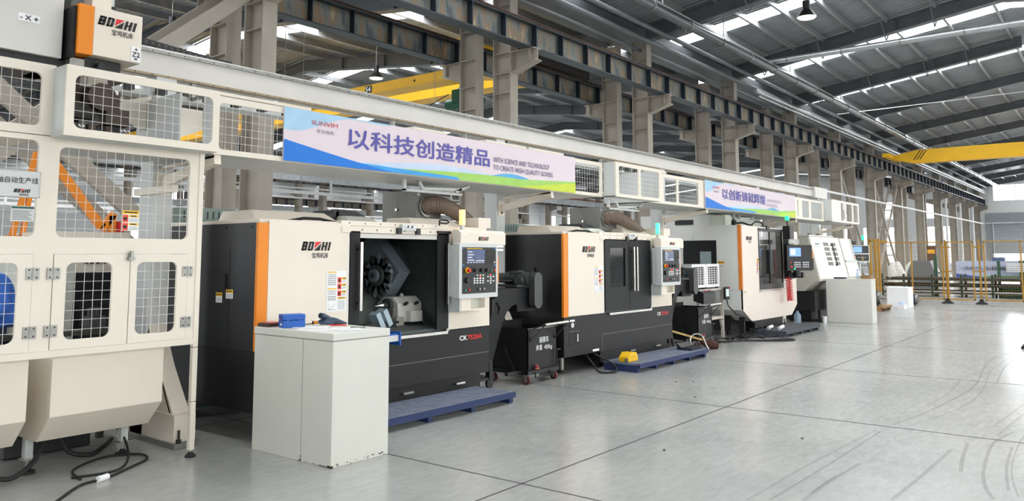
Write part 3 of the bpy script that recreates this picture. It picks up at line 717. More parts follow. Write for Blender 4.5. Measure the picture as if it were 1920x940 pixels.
    q.prism([(.03, .765), (1.25, .765), (1.25, 1.25), (.95, 1.25), (.5, .85), (.03, .8)], 'x', 1.02, 2.38, Md)
    q.prism([(.5, .86), (.56, .84), (1.24, 1.45), (1.2, 1.5)], 'x', 1.02, 2.38, Mc)
    q.build('work_chamber', parent=t)
    q = MB(); q.cyl((1.02, .62, 1.08), (1.3, .62, 1.08), .12, M_steel, 24); q.cyl((1.3, .62, 1.08), (1.4, .62, 1.08), .15, Mc, 24)
    for k in range(3):
        a = k * 2 * PI / 3 + .4; q.box(1.4, 1.46, .62 + .08 * math.cos(a) - .03, .62 + .08 * math.cos(a) + .03, 1.08 + .08 * math.sin(a) - .03, 1.08 + .08 * math.sin(a) + .03, M_iron)
    q.build('spindle_chuck', parent=t, smooth=True)
    Mt = mat('turret_blue_grey', (136, 150, 158), .4, .45, var=.1, scale=9)
    q = MB(); q.prism([(.76, 1.77), (.98, 1.53), (.66, 1.06), (.38, 1.40)], 'x', 2.03, 2.2, Mt)
    q.prism([(.74, 1.8), (1.02, 1.52), (1.0, 1.50), (.75, 1.77)], 'x', 1.9, 2.2, M_steel)
    q.prism([(.74, 1.71), (1.1, 1.4), (.95, 1.2), (.5, 1.4)], 'x', 2.2, 2.36, Md); q.build('turret_housing', parent=t)
    q = MB(); q.cyl((1.9, .62, 1.36), (2.03, .62, 1.36), .115, Md, 28); q.cyl((1.87, .62, 1.36), (1.9, .62, 1.36), .07, Mt, 24); q.cyl((1.86, .62, 1.36), (1.87, .62, 1.36), .03, Md, 16)
    for k in range(12):
        a = k * PI / 6 + .12; c, s_ = math.cos(a), math.sin(a)
        q.bar((1.955, .62 + .1 * c, 1.36 + .1 * s_), (1.955, .62 + .205 * c, 1.36 + .205 * s_), .12, .042, Mt if k % 2 else Md, up=(1, 0, 0))
        q.bar((1.93, .62 + .2 * c, 1.36 + .2 * s_), (1.93, .62 + .235 * c, 1.36 + .235 * s_), .03, .02, M_steel if k % 3 == 0 else M_iron, up=(1, 0, 0))
    q.build('tool_turret', parent=t)
    Mw = mat('tailstock_enamel', (206, 204, 196), .35, var=.05)
    q = MB(); pts = [(.35, .86), (.62, .84), (.70, .92), (.68, 1.06), (.58, 1.13), (.44, 1.13), (.36, 1.06)]
    q.prism(pts, 'x', 2.0, 2.36, Mw); q.box(2.12, 2.3, .28, .35, .86, .98, Mw); q.box(1.95, 2.06, .32, .42, .78, .92, mat('tailstock_foot', (150, 148, 138), .5)); q.box(2.02, 2.34, .4, .7, .76, .86, Md)
    q.cyl((2.08, .34, 1.05), (2.08, .29, 1.07), .018, M_dark, 12); q.cyl((2.24, .34, 1.05), (2.24, .29, 1.07), .018, M_dark, 12); q.cyl((2.16, .48, 1.12), (2.16, .46, 1.16), .02, Mw, 12)
    q.build('tailstock', parent=t, bevel=.012)
    q = MB(); q.cyl((1.96, .5, 1.04), (2.0, .5, 1.04), .075, Md, 22); q.cyl((1.9, .5, 1.04), (1.96, .5, 1.04), .03, Md, 16); q.tube([(1.9, .5, 1.04), (1.86, .5, 1.04), (1.80, .5, 1.04)], [.03, .022, .003], M_steel, 16); q.build('live_centre', parent=t, smooth=True)
    q = MB()
    for dx, dz in ((0, 0), (.1, .03)):
        q.box(1.68 + dx, 1.74 + dx, .3, .42, .80 + dz, .99 + dz, mat('steady_rest_blue_white', (186, 204, 214), .35), rot=(0, -.5, 0))
    q.bar((1.5, .33, .86), (1.98, .33, .87), .03, .025, M_dark); q.bar((1.86, .4, .8), (1.9, .4, 1.0), .09, .06, M_dark); q.build('steady_rest', parent=t)
    q = MB()
    for dx in (0, .04): q.tube([(2.36, .5, 1.02), (2.33 + dx / 2, .3, .95), (2.30 + dx, .26, .86), (2.27 + dx, .2, .79)], .013, M_rub, 8)
    q.build('chamber_hose', parent=t, smooth=True)
    # operator side
    q = MB(); q.prism([(-.2, 1.70), (-.08, 1.70), (-.08, 1.86), (-.16, 1.86), (-.2, 1.83)], 'x', 2.39, 3.17); q.box(2.5, 3.0, -.08, .0, 1.72, 1.84); q.build('console_header', M_cream, t, bevel=.004)
    q = MB(); q.flat = True; logo(q, (2.68, -.2015, 1.745), .16, sub=False); q.box(2.41, 2.5, -.2015, -.2005, 1.80, 1.815, M_white); q.build('header_logo', parent=t)
    console(t, 2.345, -.22, 1.115, .655, .60, scr, red_on=not opened)
    q = MB(); q.prism([(3.0, 1.25), (3.03, 1.28), (3.03, 1.55), (3.0, 1.58)], 'y', -.21, -.1); q.build('console_grip', M_orange, t)
    q = MB(); q.prism(rect(2.41, 2.84, .98, 1.12), 'y', -.19, -.185, M_cream, [rect(2.57, 2.81, 1.0, 1.105)]); q.box(2.41, 2.57, -.185, 0, .98, 1.12, M_cream); q.box(2.81, 2.84, -.185, 0, .98, 1.12, M_cream); q.box(2.57, 2.81, -.185, 0, .98, 1.0, M_cream); q.box(2.57, 2.81, -.185, 0, 1.105, 1.12, M_cream); q.box(2.57, 2.81, -.12, -.1, 1.0, 1.105, M_mist)
    q.box(2.39, 2.41, -.185, .0, .97, 1.14, M_ltgrey); q.build('tool_pocket', parent=t)
    q = MB(); q.box(2.56, 2.60, -.07, -.03, 1.86, 1.92, M_ltgrey); q.box(2.555, 2.605, -.075, -.025, 1.92, 2.09, lamp_m)
    for k in range(7): q.box(2.565, 2.595, -.078, -.075, 1.94 + .02 * k, 1.948 + .02 * k, M_white)
    q.build('signal_lamp', parent=t)
    q = MB(); q.box(3.33, 3.60, .2, .5, 1.88, 2.01) if 0 else q.box(2.98, 3.20, .05, .4, 1.90, 2.02); q.build('junction_box', M_cream, t, bevel=.004)
    q = MB(); q.box(3.0, 3.3, -.06, -.03, 1.675, 1.70, M_steel); q.box(3.0, 3.3, -.06, -.03, 1.635, 1.655, M_steel); q.build('guide_bar', parent=t)
    return t
lathe(4.0, True, 'cream and black lathe with both doors open, nearest the mesh cage', M_lamporange, M_screen)
lathe(8.65, False, 'cream and black lathe with closed doors and green lamp, second along the aisle', M_lampgreen, M_screen)
# ---- mist collectors with brown hoses
def mist(x, y, label, hose_end, w):
    t = thing('mist_collector', label, 'oil mist collector', (x, y, 0), 0)
    q = MB(); q.box(0, w, 0, .56, 1.96, 2.33); q.box(-.002, 0, .3, .302, 1.96, 2.33, M_seam); q.build('housing', M_mist, t, bevel=.02)
    q = MB(); q.box(-.03, 0, .285, .315, 2.1, 2.13); q.build('latch', M_steel, t)
    q = MB(); q.box(.0, w, .05, .5, 1.9, 1.96); q.build('foot_frame', M_dark, t)
    q = MB(); q.flat = True; q.box(.02, .06, -.003, -.001, 2.27, 2.30, M_white); q.text('A', (.03, -.004, 2.275), h=.02, m=M_ink); q.build('rating_sticker', parent=t)
    hx, hy, hz = hose_end; q = MB(); pts = []
    P0, P1, P2, P3 = Vector((.16, 0, 2.15)), Vector((.20, -.20, 2.24)), Vector((.55, -.25, 2.05)), Vector((hx + .25, hy, hz - .05))
    for k in range(61):
        s = k / 60; pts.append(P0 * (1 - s) ** 3 + P1 * 3 * s * (1 - s) ** 2 + P2 * 3 * s * s * (1 - s) + P3 * s ** 3)
    q.tube(pts, [.105 + (.005 if i % 2 else -.003) - .035 * i / 60 for i in range(61)], None, 20, cap=False); q.build('suction_hose', M_hose, t, smooth=False)
    q = MB(); q.cyl((.16, .005, 2.15), (.16, -.03, 2.15), .125, None, 24); q.build('hose_flange', M_zinc, t, smooth=True)
mist(6.42, 6.42, 'grey-green mist collector with brown hose on the open-door lathe', (.72, -.02, 1.99), .42)
mist(10.42, 6.42, 'grey-green mist collector with brown hose on the closed-door lathe', (1.0, -.06, 1.99), .50)
# ---- slotted trunking boxes behind the lathes
for i, (x, w, lb) in enumerate(((4.30, .27, 'behind the open-door lathe'), (9.28, .43, 'behind the closed-door lathe'))):
    t = thing('slotted_cabinet', 'green-grey slotted sheet cabinet standing ' + lb, 'cabinet', (x, 7.02 + .75, 0))
    t.location.y = 7.72
    q = MB(); q.box(0, w + .5, 0, .3, 0, 2.085); q.build('cabinet_body', M_gbox, t)
    q = MB()
    for r in range(2):
        for k in range(int((w + .5) / .066)): q.box(.03 + k * .066, .046 + k * .066, -.003, .0, 1.86 + .11 * r, 1.94 + .11 * r)
    q.build('vent_grille', M_dark, t)
# ---- chip conveyors
def conveyor(x0, label):
    t = thing('chip_conveyor', label, 'chip conveyor', (x0, 6.1, 0), 0)
    pro = [(-.1, .30), (.22, .30), (.42, .76), (.50, .88), (.60, .95), (.70, .97), (.71, .875), (1.06, .87), (1.06, 1.16), (.76, 1.17), (.36, 1.175), (.29, 1.13), (.24, 1.0), (.16, .76), (-.1, .45)]
    q = MB(); q.prism(pro, 'y', 0, .42, M_black); q.prism([(-.1, .32), (.2, .32), (.2, .34), (-.1, .34)], 'y', -.01, .43, M_iron); q.build('conveyor_body', parent=t, bevel=.006)
    q = MB(); q.tube([(.30, -.01, 1.0), (.34, -.01, .97), (.36, -.01, .93), (.33, -.01, .88)], .012, M_iron, 8); q.box(.2, .24, -.012, 0, .9, 1.05, M_iron); q.build('lifting_lug', parent=t)
    q = MB(); pts = [(1.0 + .085 * math.cos(a), 1.28 + .085 * math.sin(a)) for a in [PI * k / 10 for k in range(11)]] + [(1.0 + .085 * math.cos(a), .99 + .085 * math.sin(a)) for a in [PI + PI * k / 10 for k in range(11)]]
    q.prism(pts, 'y', -.12, -.03, M_iron if 0 else mat('chain_guard_grey', (62, 64, 64), .45, var=.05)); q.cyl((1.0, -.122, 1.28), (1.0, -.12, 1.28), .012, M_dark, 8); q.build('chain_guard', parent=t, bevel=.008)
    q = MB(); q.cyl((.92, -.03, 1.29), (.92, .35, 1.29), .075, None, 20); q.cyl((.92, .35, 1.29), (.92, .45, 1.29), .065, None, 20); q.cyl((.78, .05, 1.26), (.92, .05, 1.26), .06, None, 16); q.box(.7, 1.0, 0, .4, 1.18, 1.21)
    for k in range(6): q.cyl((.92, .05 + .05 * k, 1.29), (.92, .065 + .05 * k, 1.29), .082, None, 20)
    q.box(.86, .98, .1, .22, 1.35, 1.385); q.build('drive_motor', mat('motor_dark_green_grey', (44, 52, 50), .45), t, smooth=True)
    q = MB(); q.tube([(.72, .1, 1.26), (.5, .12, 1.27), (.36, .15, 1.22), (.30, .2, 1.1)], .012, M_rub, 8); q.build('motor_cable', parent=t, smooth=True)
    q = MB()
    for (x, y) in ((.18, .02), (.18, .4)): q.box(x - .03, x + .03, y - .03, y + .03, .1, .32); q.cyl((x, y + .01, .06), (x, y - .02, .06), .06, None, 14)
    q.box(-.25, .25, .0, .42, .10, .13); q.build('wheeled_frame', M_dark, t)
conveyor(7.2, 'dark chip conveyor with motor rising from the open-door lathe')
conveyor(11.86, 'dark chip conveyor beside the closed-door lathe, behind its hopper')
# ---- chip carts
def cart(x, y, w, label):
    t = thing('chip_cart', label, 'cart', (x, y, 0), 0, )
    D, h = .56, .68
    q = MB(); m = M_black2
    q.box(0, w, 0, .012, .17, h, m); q.box(0, .012, 0, D, .17, h, m); q.box(w - .012, w, 0, D, .17, h, m); q.box(0, w, D - .012, D, .17, h + .06, m); q.box(0, w, 0, D, .16, .175, m)
    q.box(-.01, w + .01, -.012, .0, h - .012, h, M_steel if 0 else M_zinc); q.build('tub', parent=t)
    q = MB(); q.box(-.02, w + .02, -.02, .02, .115, .16); q.box(-.02, w + .02, D - .02, D + .02, .115, .16); q.box(-.02, .03, 0, D, .115, .16); q.box(w - .03, w + .02, 0, D, .115, .16)
    q.bar((-.05, .18, .14), (-.05, .34, .42), .04, .04); q.cyl((-.03, .36, .42), (0, .36, .42), .05, None, 14); q.box(-.3, 0, .08, .12, .13, .17)
    q.bar((.12, -.03, .14), (.12, -.03, .07), .012, .012); q.bar((.42, -.03, .14), (.42, -.03, .07), .012, .012); q.bar((.12, -.03, .07), (.42, -.03, .07), .012, .012); q.build('base_frame', M_dark, t)
    q = MB(); q.cyl((.14, -.16, h + .045), (w + .03, -.16, h + .05), .018, M_steel, 12)
    for xx in (.05, w - .04):
        q.bar((xx, 0, h - .16), (xx + .1 if xx < .2 else xx + .06, -.16, h + .045), .03, .012, M_dark); q.bar((xx, 0, h - .02), (xx + .1 if xx < .2 else xx + .06, -.16, h + .045), .03, .012, M_dark)
    q.build('push_handle', parent=t, smooth=True)
    q = MB(); q.bar((w - .05, -.03, .17), (w - .05, -.03, .38), .014, .014); q.bar((w - .05, -.03, .38), (w + .04, -.03, .375), .014, .014); q.build('brake_lever', M_dark, t)
    q = MB(); q.cyl((.1, -.035, .19), (.18, -.035, .18), .015, mat('brass_valve', (150, 90, 60), .4, .6), 10); q.cyl((.14, -.05, .20), (.14, -.02, .22), .02, mat('valve_red', (150, 50, 40), .5), 10); q.build('drain_valve', parent=t)
    for (cx, cy) in ((.0, .02), (w - .04, .02), (.0, D - .02), (w - .04, D - .02)):
        q = MB(); q.cyl((cx - .018, cy, .052), (cx + .018, cy, .052), .052, mat('castor_maroon', (92, 34, 38), .5), 18); q.cyl((cx - .02, cy, .052), (cx + .02, cy, .052), .028, M_zinc, 14)
        q.box(cx - .026, cx - .02, cy - .02, cy + .03, .05, .115, M_zinc); q.box(cx + .02, cx + .026, cy - .02, cy + .03, .05, .115, M_zinc); q.box(cx - .03, cx + .03, cy - .03, cy + .03, .11, .118, M_zinc); q.build('castor', parent=t, smooth=True)
    q = MB(); q.flat = True; q.text('接屑车', (.24, -.002, .485), h=.075, w=.2, m=M_white, bold=.01); q.text('承重  400kg', (.165, -.002, .385), h=.078, w=.35, m=M_white, bold=.005); q.build('stencil_lettering', parent=t)
cart(7.86, 5.9, .62, 'black wheeled chip cart standing beside the open-door lathe')
cart(12.73, 5.9, .58, 'black wheeled chip cart beside the aluminium robot table')
# ---- pallets
def pallet(x, y, L, Wd, n, label, m=M_blue, hz=.12, runners=4, rz=0):
    t = thing('pallet', label, 'pallet', (x, y, 0), rz)
    for k in range(n):
        w = Wd / n; q = MB(); q.box(0, L, k * w, k * w + w * .78, hz - .025, hz); q.build('deck_board', mat('worn_blue_grey_board', (112, 118, 134), .6, var=.25, scale=12, bump=.3, bscale=60) if m is M_blue else m, t)
    for k in range(runners):
        xx = (L - .06) * k / (runners - 1); q = MB(); q.box(xx, xx + .06, .02, Wd - w * .2 - .02, 0, hz - .025); q.build('runner', m, t)
    q = MB(); q.box(0, L, -.021, -.001, hz - .06, hz - .002); q.build('edge_board', m, t)
pallet(4.9, 5.31, 1.93, .58, 6, 'worn blue slatted pallet in front of the open-door lathe')
pallet(9.55, 5.30, 2.2, .58, 6, 'worn blue slatted pallet in front of the closed-door lathe', runners=5)
pallet(15.3, 5.30, 2.15, .6, 6, 'dark slatted pallet below the grey machining centre', mat('dark_slat_paint', (58, 64, 74), .6, var=.2, scale=12), runners=5)
# ================================================================== MESH CAGE, OVERHEAD GUARDS, GANTRY
def wire_grid(q, x0, x1, z0, z1, y, p=.064, t=.0026):
    n = max(1, round((x1 - x0) / p))
    for k in range(1, n): x = x0 + (x1 - x0) * k / n; q.box(x - t / 2, x + t / 2, y, y + t, z0, z1)
    n = max(1, round((z1 - z0) / p))
    for k in range(1, n): z = z0 + (z1 - z0) * k / n; q.box(x0, x1, y + t, y + 2 * t, z - t / 2, z + t / 2)
M_wire = mat('white_wire', (222, 220, 214), .45)
t = thing('mesh_cage', 'cream steel machine cage with wire mesh windows and doors at left', 'machine cage', (0, 5.91, 0))
# fixed front sheet (z .88 ... 2.41) with openings for doors and mesh windows
q = MB(); q.prism(rect(.9, 3.44, .925, 2.412), 'y', 0, .03, M_cream2, [rect(1.0, 2.24, .93, 1.592), rect(2.367, 3.365, .93, 1.592), rrect(1.2, 2.238, 1.71, 2.375, .045), rrect(2.374, 3.358, 1.708, 2.346, .045)])
q.box(.9, 3.44, -.012, .03, .878, .925, M_cream2); q.build('front_sheet', parent=t, bevel=.002)
q = MB(); wire_grid(q, 1.2, 2.238, 1.71, 2.375, .012); wire_grid(q, 2.374, 3.358, 1.708, 2.346, .012); q.build('wire_mesh', M_wire, t)
# upper sheet left part
q = MB(); q.prism(rect(.9, 2.32, 2.418, 2.92), 'y', 0, .03, M_cream2, [rrect(1.1, 2.235, 2.478, 2.853, .045)]); q.build('upper_sheet', parent=t)
q = MB(); wire_grid(q, 1.1, 2.235, 2.478, 2.853, .012); q.build('wire_mesh', M_wire, t)
# corner post made of three stacked lengths
for (a, b_) in ((.855, 2.43), (.43, .85), (.055, .425)):
    q = MB(); q.box(3.433, 3.475, -.008, .034, a, b_); q.build('corner_post', M_cream2, t, bevel=.002)
q = MB(); q.cyl((3.455, .013, .03), (3.455, .013, .06), .012, M_zinc, 12); q.tube([(3.455, .013, 0), (3.455, .013, .012), (3.455, .013, .03), (3.455, .013, .04)], [.042, .042, .022, .014], M_rub, 18); q.build('levelling_foot', parent=t, smooth=True)
q = MB(); q.box(3.35, 3.40, .25, .9, 2.1, 2.16); q.build('inner_arm', M_cream2, t)
def cage_door(xa, xb, wx0, wx1, hinge_side, nm):
    q = MB(); q.prism(rect(xa, xb, .928, 1.59), 'y', -.004, .022, M_cream2, [rrect(wx0, wx1, .99, 1.53, .05)])
    d = q.build('cage_door', parent=t, bevel=.002)
    q = MB(); wire_grid(q, wx0, wx1, .99, 1.53, .006); q.build('wire_mesh', M_wire, d)
    hx = xa if hinge_side < 0 else xb
    for z in (1.455, 1.058):
        q = MB(); q.box(hx - .042, hx - .004, -.010, -.003, z - .04, z + .04, M_zinc); q.box(hx + .004, hx + .042, -.010, -.003, z - .04, z + .04, M_zinc); q.cyl((hx, -.008, z - .04), (hx, -.008, z + .04), .007, M_zinc, 8)
        for dx in (-.024, .024):
            for dz in (-.026, .026): q.cyl((hx + dx, -.012, z + dz), (hx + dx, -.009, z + dz), .006, M_ink, 8)
        q.build('hinge', parent=d)
cage_door(2.371, 2.903, 2.457, 2.777, -1, 'a'); cage_door(2.908, 3.363, 2.960, 3.278, 1, 'b'); cage_door(1.5, 2.238, 1.62, 2.148, 1, 'c')
q = MB(); q.box(2.885, 2.915, -.03, -.003, 1.575, 1.60); q.box(2.88, 2.925, -.035, -.003, 1.545, 1.57); q.box(2.89, 2.91, -.04, -.02, 1.56, 1.615); q.build('latch', M_zinc, t)
# protruding upper box in front of the gripper
q = MB(); q.prism(rect(2.305, 3.47, 2.405, 2.90), 'y', -.21, -.19, M_cream2, [rrect(2.366, 3.415, 2.46, 2.838, .05)])
q.box(2.305, 2.325, -.19, 0, 2.405, 2.90, M_ltgrey); q.box(3.45, 3.47, -.19, 0, 2.405, 2.90, M_ltgrey); q.box(2.325, 3.45, -.19, .9, 2.405, 2.42, M_ltgrey); q.build('protruding_guard', parent=t, bevel=.002)
q = MB(); wire_grid(q, 2.366, 3.415, 2.46, 2.838, -.2); q.build('wire_mesh', M_wire, t)
q = MB(); q.box(3.3, 3.32, .1, .8, 2.42, 2.9); q.build('inner_plate', M_ltgrey, t)
q = MB(); q.flat = True; warn_label(q, 2.824, -.012, 1.765, .125, .152, 2); o = q.build('warning_sign', parent=t)
# sign board and notice on the mesh
q = MB(); q.flat = True; q.box(1.55, 2.25, -.02, -.012, 1.975, 2.155, M_ltgrey); q.box(1.55, 2.25, -.021, -.02, 2.15, 2.155, M_zinc); q.box(2.245, 2.25, -.021, -.02, 1.975, 2.155, M_zinc); q.box(1.55, 2.25, -.021, -.02, 1.975, 1.98, M_zinc)
q.text('电机轴自动生产线', (1.90, -.0225, 2.068), h=.042, w=.335, m=M_ink, bold=.008); logo(q, (2.085, -.0225, 2.005), .092); q.build('name_board', parent=t)
q = MB(); q.flat = True; q.box(2.08, 2.225, -.012, -.008, 1.81, 1.915, M_ltgrey); q.box(2.084, 2.221, -.0135, -.012, 1.897, 1.911, M_green)
for k in range(7): q.box(2.09, 2.21 - .01 * (k % 3), -.0135, -.012, 1.822 + .01 * k, 1.8245 + .01 * k, M_ink)
q.build('notice', parent=t)
# cross members tying the cage to the gantry columns
q = MB(); q.box(.9, 3.44, .03, .9, 2.412, 2.42); q.build('shelf_plate', M_cream2, t)
# ---- chip troughs under the cage
def trough(x0, x1, label):
    q = MB(); q.prism([(6.0, .87), (6.0, .452), (6.2, .258), (6.9, .258), (6.9, .87)], 'x', x0, x1); o = q.build('chip_trough', M_cream, bevel=.004)
    tag(o, label, 'trough'); 
    for a, b_ in ((x0 + .0, 6.38), (x1 - .12, 6.38)): g = MB(); g.box(a, a + .055, b_, b_ + .055, .11, .26, M_ltgrey); g.box(a - .01, a + .08, b_ - .01, b_ + .08, .10, .112, M_zinc); g.cyl((a + .03, b_ + .03, .02), (a + .03, b_ + .03, .11), .012, M_zinc, 10); g.tube([(a + .03, b_ + .03, 0), (a + .03, b_ + .03, .02), (a + .03, b_ + .03, .03), (a + .03, b_ + .03, .05)], [.055, .055, .03, .015], M_rub, 16); g.build('support_leg', parent=o)
trough(2.434, 3.247, 'cream sheet trough with slanted lower edge under the mesh cage, right one')
trough(1.30, 2.284, 'cream sheet trough with slanted lower edge under the cage, cut by the left edge')
q = MB(); q.box(2.5, 3.15, 6.95, 7.25, .0, .24); tag(q.build('drip_tank', M_dark, bevel=.01), 'black tank on the floor in the shade behind the right trough', 'tank')
# ---- gantry columns with boxes, gussets and arms
def gcol(x, label, base=True):
    t = thing('gantry_column', label, 'column', (x, 6.78, 0), 0)
    q = MB(); q.box(0, .19, 0, .22, .02, 3.2); q.build('post', M_ltgrey, t, bevel=.006)
    q = MB(); q.box(-.01, .2, -.56, .45, 0, .045, M_zinc); q.box(.0, .19, -.52, .42, .045, .27, M_cream); q.build('base_box', parent=t, bevel=.003)
    q = MB(); q.prism([(-.46, .27), (-.42, .27), (.0, .95), (0, .27)], 'x', .02, .035); q.prism([(-.46, .27), (-.42, .27), (.0, .95), (0, .27)], 'x', .15, .165); q.prism([(-.46, .27), (-.40, .27), (0, .98), (0, .9)], 'x', .02, .165); q.build('gusset', M_cream, t)
    q = MB(); q.cyl((.03, -.545, .045), (.03, -.545, .15), .010, M_ink, 10); q.cyl((.03, -.545, .045), (.03, -.545, .075), .022, M_ink, 6); q.build('anchor_bolt', parent=t)
    q = MB(); q.box(.03, .16, -.012, 0, 2.12, 2.32, M_cream); q.bar((.1, 0, 2.22), (.1, -.86, 2.38), .06, .09, M_cream); q.bar((.1, 0, 2.36), (.1, -.86, 2.40), .06, .02, M_cream)
    for z in (2.17, 2.26): q.cyl((.1, -.02, z), (.1, -.01, z), .018, M_ink, 10)
    q.build('guard_arm', parent=t)
gcol(3.50, 'light grey gantry column with gusset foot inside the mesh cage')
gcol(8.33, 'light grey gantry column between the two lathes')
gcol(13.16, 'light grey gantry column left of the grey machining centre')
gcol(17.99, 'light grey gantry column behind the machining centre pendant')
gcol(22.6, 'light grey gantry column at the far end of the loader beam')
# ---- loader beam
t = thing('gantry_beam', 'long light grey loader beam with guide rails above the machines', 'gantry beam', (0, 6.8, 0))
q = MB(); q.box(-1, 23.2, 0, .18, 3.2, 3.40); q.build('beam', M_beam, t)
q = MB(); q.box(-1, 23.2, -.025, .03, 3.40, 3.425, M_zinc); q.box(-1, 23.2, -.03, 0, 3.425, 3.44, M_steel); q.build('upper_rail', parent=t, label='bright upper guide rail')
q = MB(); q.box(-1, 23.2, -.025, .03, 3.185, 3.205, mat('rail_brownish_steel', (150, 134, 108), .4, .5)); q.build('lower_rail', parent=t)
q = MB()
for k in range(160): q.cyl((-.9 + .15 * k, -.027, 3.412), (-.9 + .15 * k, -.024, 3.412), .006, None, 6); q.cyl((-.9 + .15 * k, -.027, 3.195), (-.9 + .15 * k, -.024, 3.195), .006, None, 6)
q.build('rail_screw', M_ink, t)
q = MB(); q.box(-1, 23.2, .05, .25, 3.02, 3.06); q.build('rack_tray', M_ltgrey, t)
q = MB(); q.box(22.2, 23.3, -.08, .22, 3.18, 3.48); q.build('end_carriage', M_beam, t)
# drag chain
M_chain = mat('drag_chain_plastic', (38, 38, 38), .5)
o = MB()
for k in range(22):
    x = 3.0 + .06 * k; z = 3.46 + max(0, .075 - .004 * k); o.box(x, x + .056, 6.9, 7.0, z - .015, z + .035, M_chain); o.cyl((x + .03, 6.896, z + .01), (x + .03, 6.9, z + .01), .005, M_zinc, 8)
tag(o.build('drag_chain'), 'black cable drag chain lying on the loader beam at left', 'cable chain')
# ---- overhead guards
def guard(x0, x1, wins, label, y=5.91, z0=2.418, z1=2.91, depth=.86, sides=(False, False), bars=()):
    t = thing('overhead_guard', label, 'machine guard', (x0, y, 0))
    L = x1 - x0; q = MB(); hs = [rrect(a - x0, b - x0, z0 + .045, z1 - .055, .035) for a, b in wins]
    q.prism(rect(0, L, z0, z1), 'y', 0, .02, M_cream2, hs); q.build('guard_sheet', parent=t)
    q = MB(); q.prism([(0.02, z0), (depth, z0 - .0), (depth, z0 + .012), (.02, z0 + .012)], 'x', 0, L, M_ltgrey)
    for a, f in ((0, sides[0]), (L - .02, sides[1])):
        if f: q.box(a, a + .02, .02, depth if not isinstance(f, float) else f, z0, z1, M_ltgrey)
    q.build('tray_floor', parent=t)
    if wins:
        q = MB()
        for a, b in wins: wire_grid(q, a - x0, b - x0, z0 + .045, z1 - .055, .01)
        q.build('wire_mesh', M_wire, t)
    return t
guard(3.48, 9.68, [(3.6, 9.61)], 'long cream mesh guard behind the big slogan banner')
g2 = guard(9.70, 11.10, [(9.79, 10.36), (10.43, 11.02)], 'protruding cream box guard with two mesh windows, left of the second banner', y=5.70, sides=(.21, .21), depth=.2, z1=2.92)
guard(11.12, 13.12, [(11.58, 12.05), (12.12, 12.9)], 'cream mesh guard between the box guard and the second banner', sides=(True, False))
guard(13.14, 20.15, [(13.2, 13.9), (14.0, 15.6), (15.7, 17.2), (17.3, 18.0), (18.15, 18.25), (18.5, 19.0), (19.15, 20.0)], 'long cream mesh guard behind the second slogan banner')
guard(20.17, 22.65, [(20.6 + .35, 21.0 + .3), (21.4, 22.0), (22.1, 22.55)], 'protruding grey and cream box guard at the far end of the loader', y=5.72, sides=(.9, False), z1=2.97)
# triangular hanging frame arms below the guards
for i, (x, lb) in enumerate(((6.02, 'above the open-door lathe'), (10.33, 'above the closed-door lathe'), (15.2, 'above the machining centre'))):
    t = thing('lifting_frame', 'pale grey frame arm hanging ' + lb, 'frame', (x, 6.2, 0))
    q = MB(); q.box(0, .03, 0, .04, 2.29, 2.417); q.bar((.24, .02, 2.41), (.32, .02, 2.31), .03, .03); q.box(0, .95, 0, .04, 2.285, 2.31); q.bar((.32, .02, 2.33), (.95, .02, 2.36), .03, .03); q.bar((.85, .02, 2.33), (1.1, .02, 2.41), .03, .03); q.build('frame_arm', M_ltgrey, t)
# light trays and sensor brackets above the guards, under the beam
for i, (x, n) in enumerate(((2.75, 3), (3.75, 4), (6.3, 2), (7.6, 3), (8.5, 3), (11.0, 3), (12.0, 2), (15.1, 3), (16.0, 3))):
    q = MB(); q.box(x, x + .28 * n, 6.35, 6.5, 3.02, 3.05, M_cream2)
    for k in range(n): q.box(x + .28 * k + .02, x + .28 * k + .09, 6.4, 6.48, 2.95, 3.02, M_dark)
    q.box(x + .1, x + .14, 6.5, 6.85, 3.025, 3.045, M_zinc); q.box(x + .1, x + .14, 6.8, 6.85, 3.03, 3.2, M_zinc)
    tag(q.build('sensor_tray'), 'flat cream tray with black sensors under the loader beam, %s from the left' % ORD[i], 'sensor tray', 'sensor trays under the loader beam')
# ---- loader head (carriage) at upper left
q = MB(); q.box(.9, 2.42, 5.98, 6.6, 2.925, 2.98, M_dark); q.box(2.3, 2.9, 6.05, 6.5, 2.925, 2.95, M_dark); q.box(1.2, 1.6, 6.0, 6.2, 2.98, 2.984, M_iron); tag(q.build('dark_underside_block'), 'black block for the dark underside between the loader head and the mesh cage', 'dark block')  # black box added to stand for the dark under the beam
t = thing('loader_head', 'white and orange gantry loader head with gripper, top left', 'gantry loader', (2.40, 5.80, 0))
q = MB(); q.box(.11, .465, 0, .5, 3.022, 3.385); q.build('head_cover', M_cream, t, bevel=.006)
q = MB(); q.box(.0, .11, -.004, .5, 3.015, 3.38); q.build('orange_trim', M_orange, t, bevel=.006)
q = MB(); q.box(-.02, .0, .02, .5, 2.99, 3.36); q.build('head_side', M_black, t)
q = MB(); q.box(-1.2, -.04, .14, .6, 2.985, 3.50); q.build('drive_cover', M_beam, t, bevel=.004, label='large off-white drive cover')
q = MB(); q.flat = True
P = [(.145, 3.262), (.42, 3.262), (.42, 3.35), (.145, 3.35)]
logo(q, (.135, -.0035, 3.255), .255); q.build('logo_lettering', parent=t)
q = MB(); q.flat = True; q.box(.385, .46, -.004, -.002, 3.03, 3.145, M_white); q.text('+', (.411, -.006, 3.112), h=.022, m=M_ink, bold=.02); q.text('Z2', (.393, -.006, 3.066), h=.036, m=M_ink, bold=.02); q.text('-', (.411, -.006, 3.046), w=.02, m=M_ink, bold=.02); q.build('axis_sticker', parent=t)
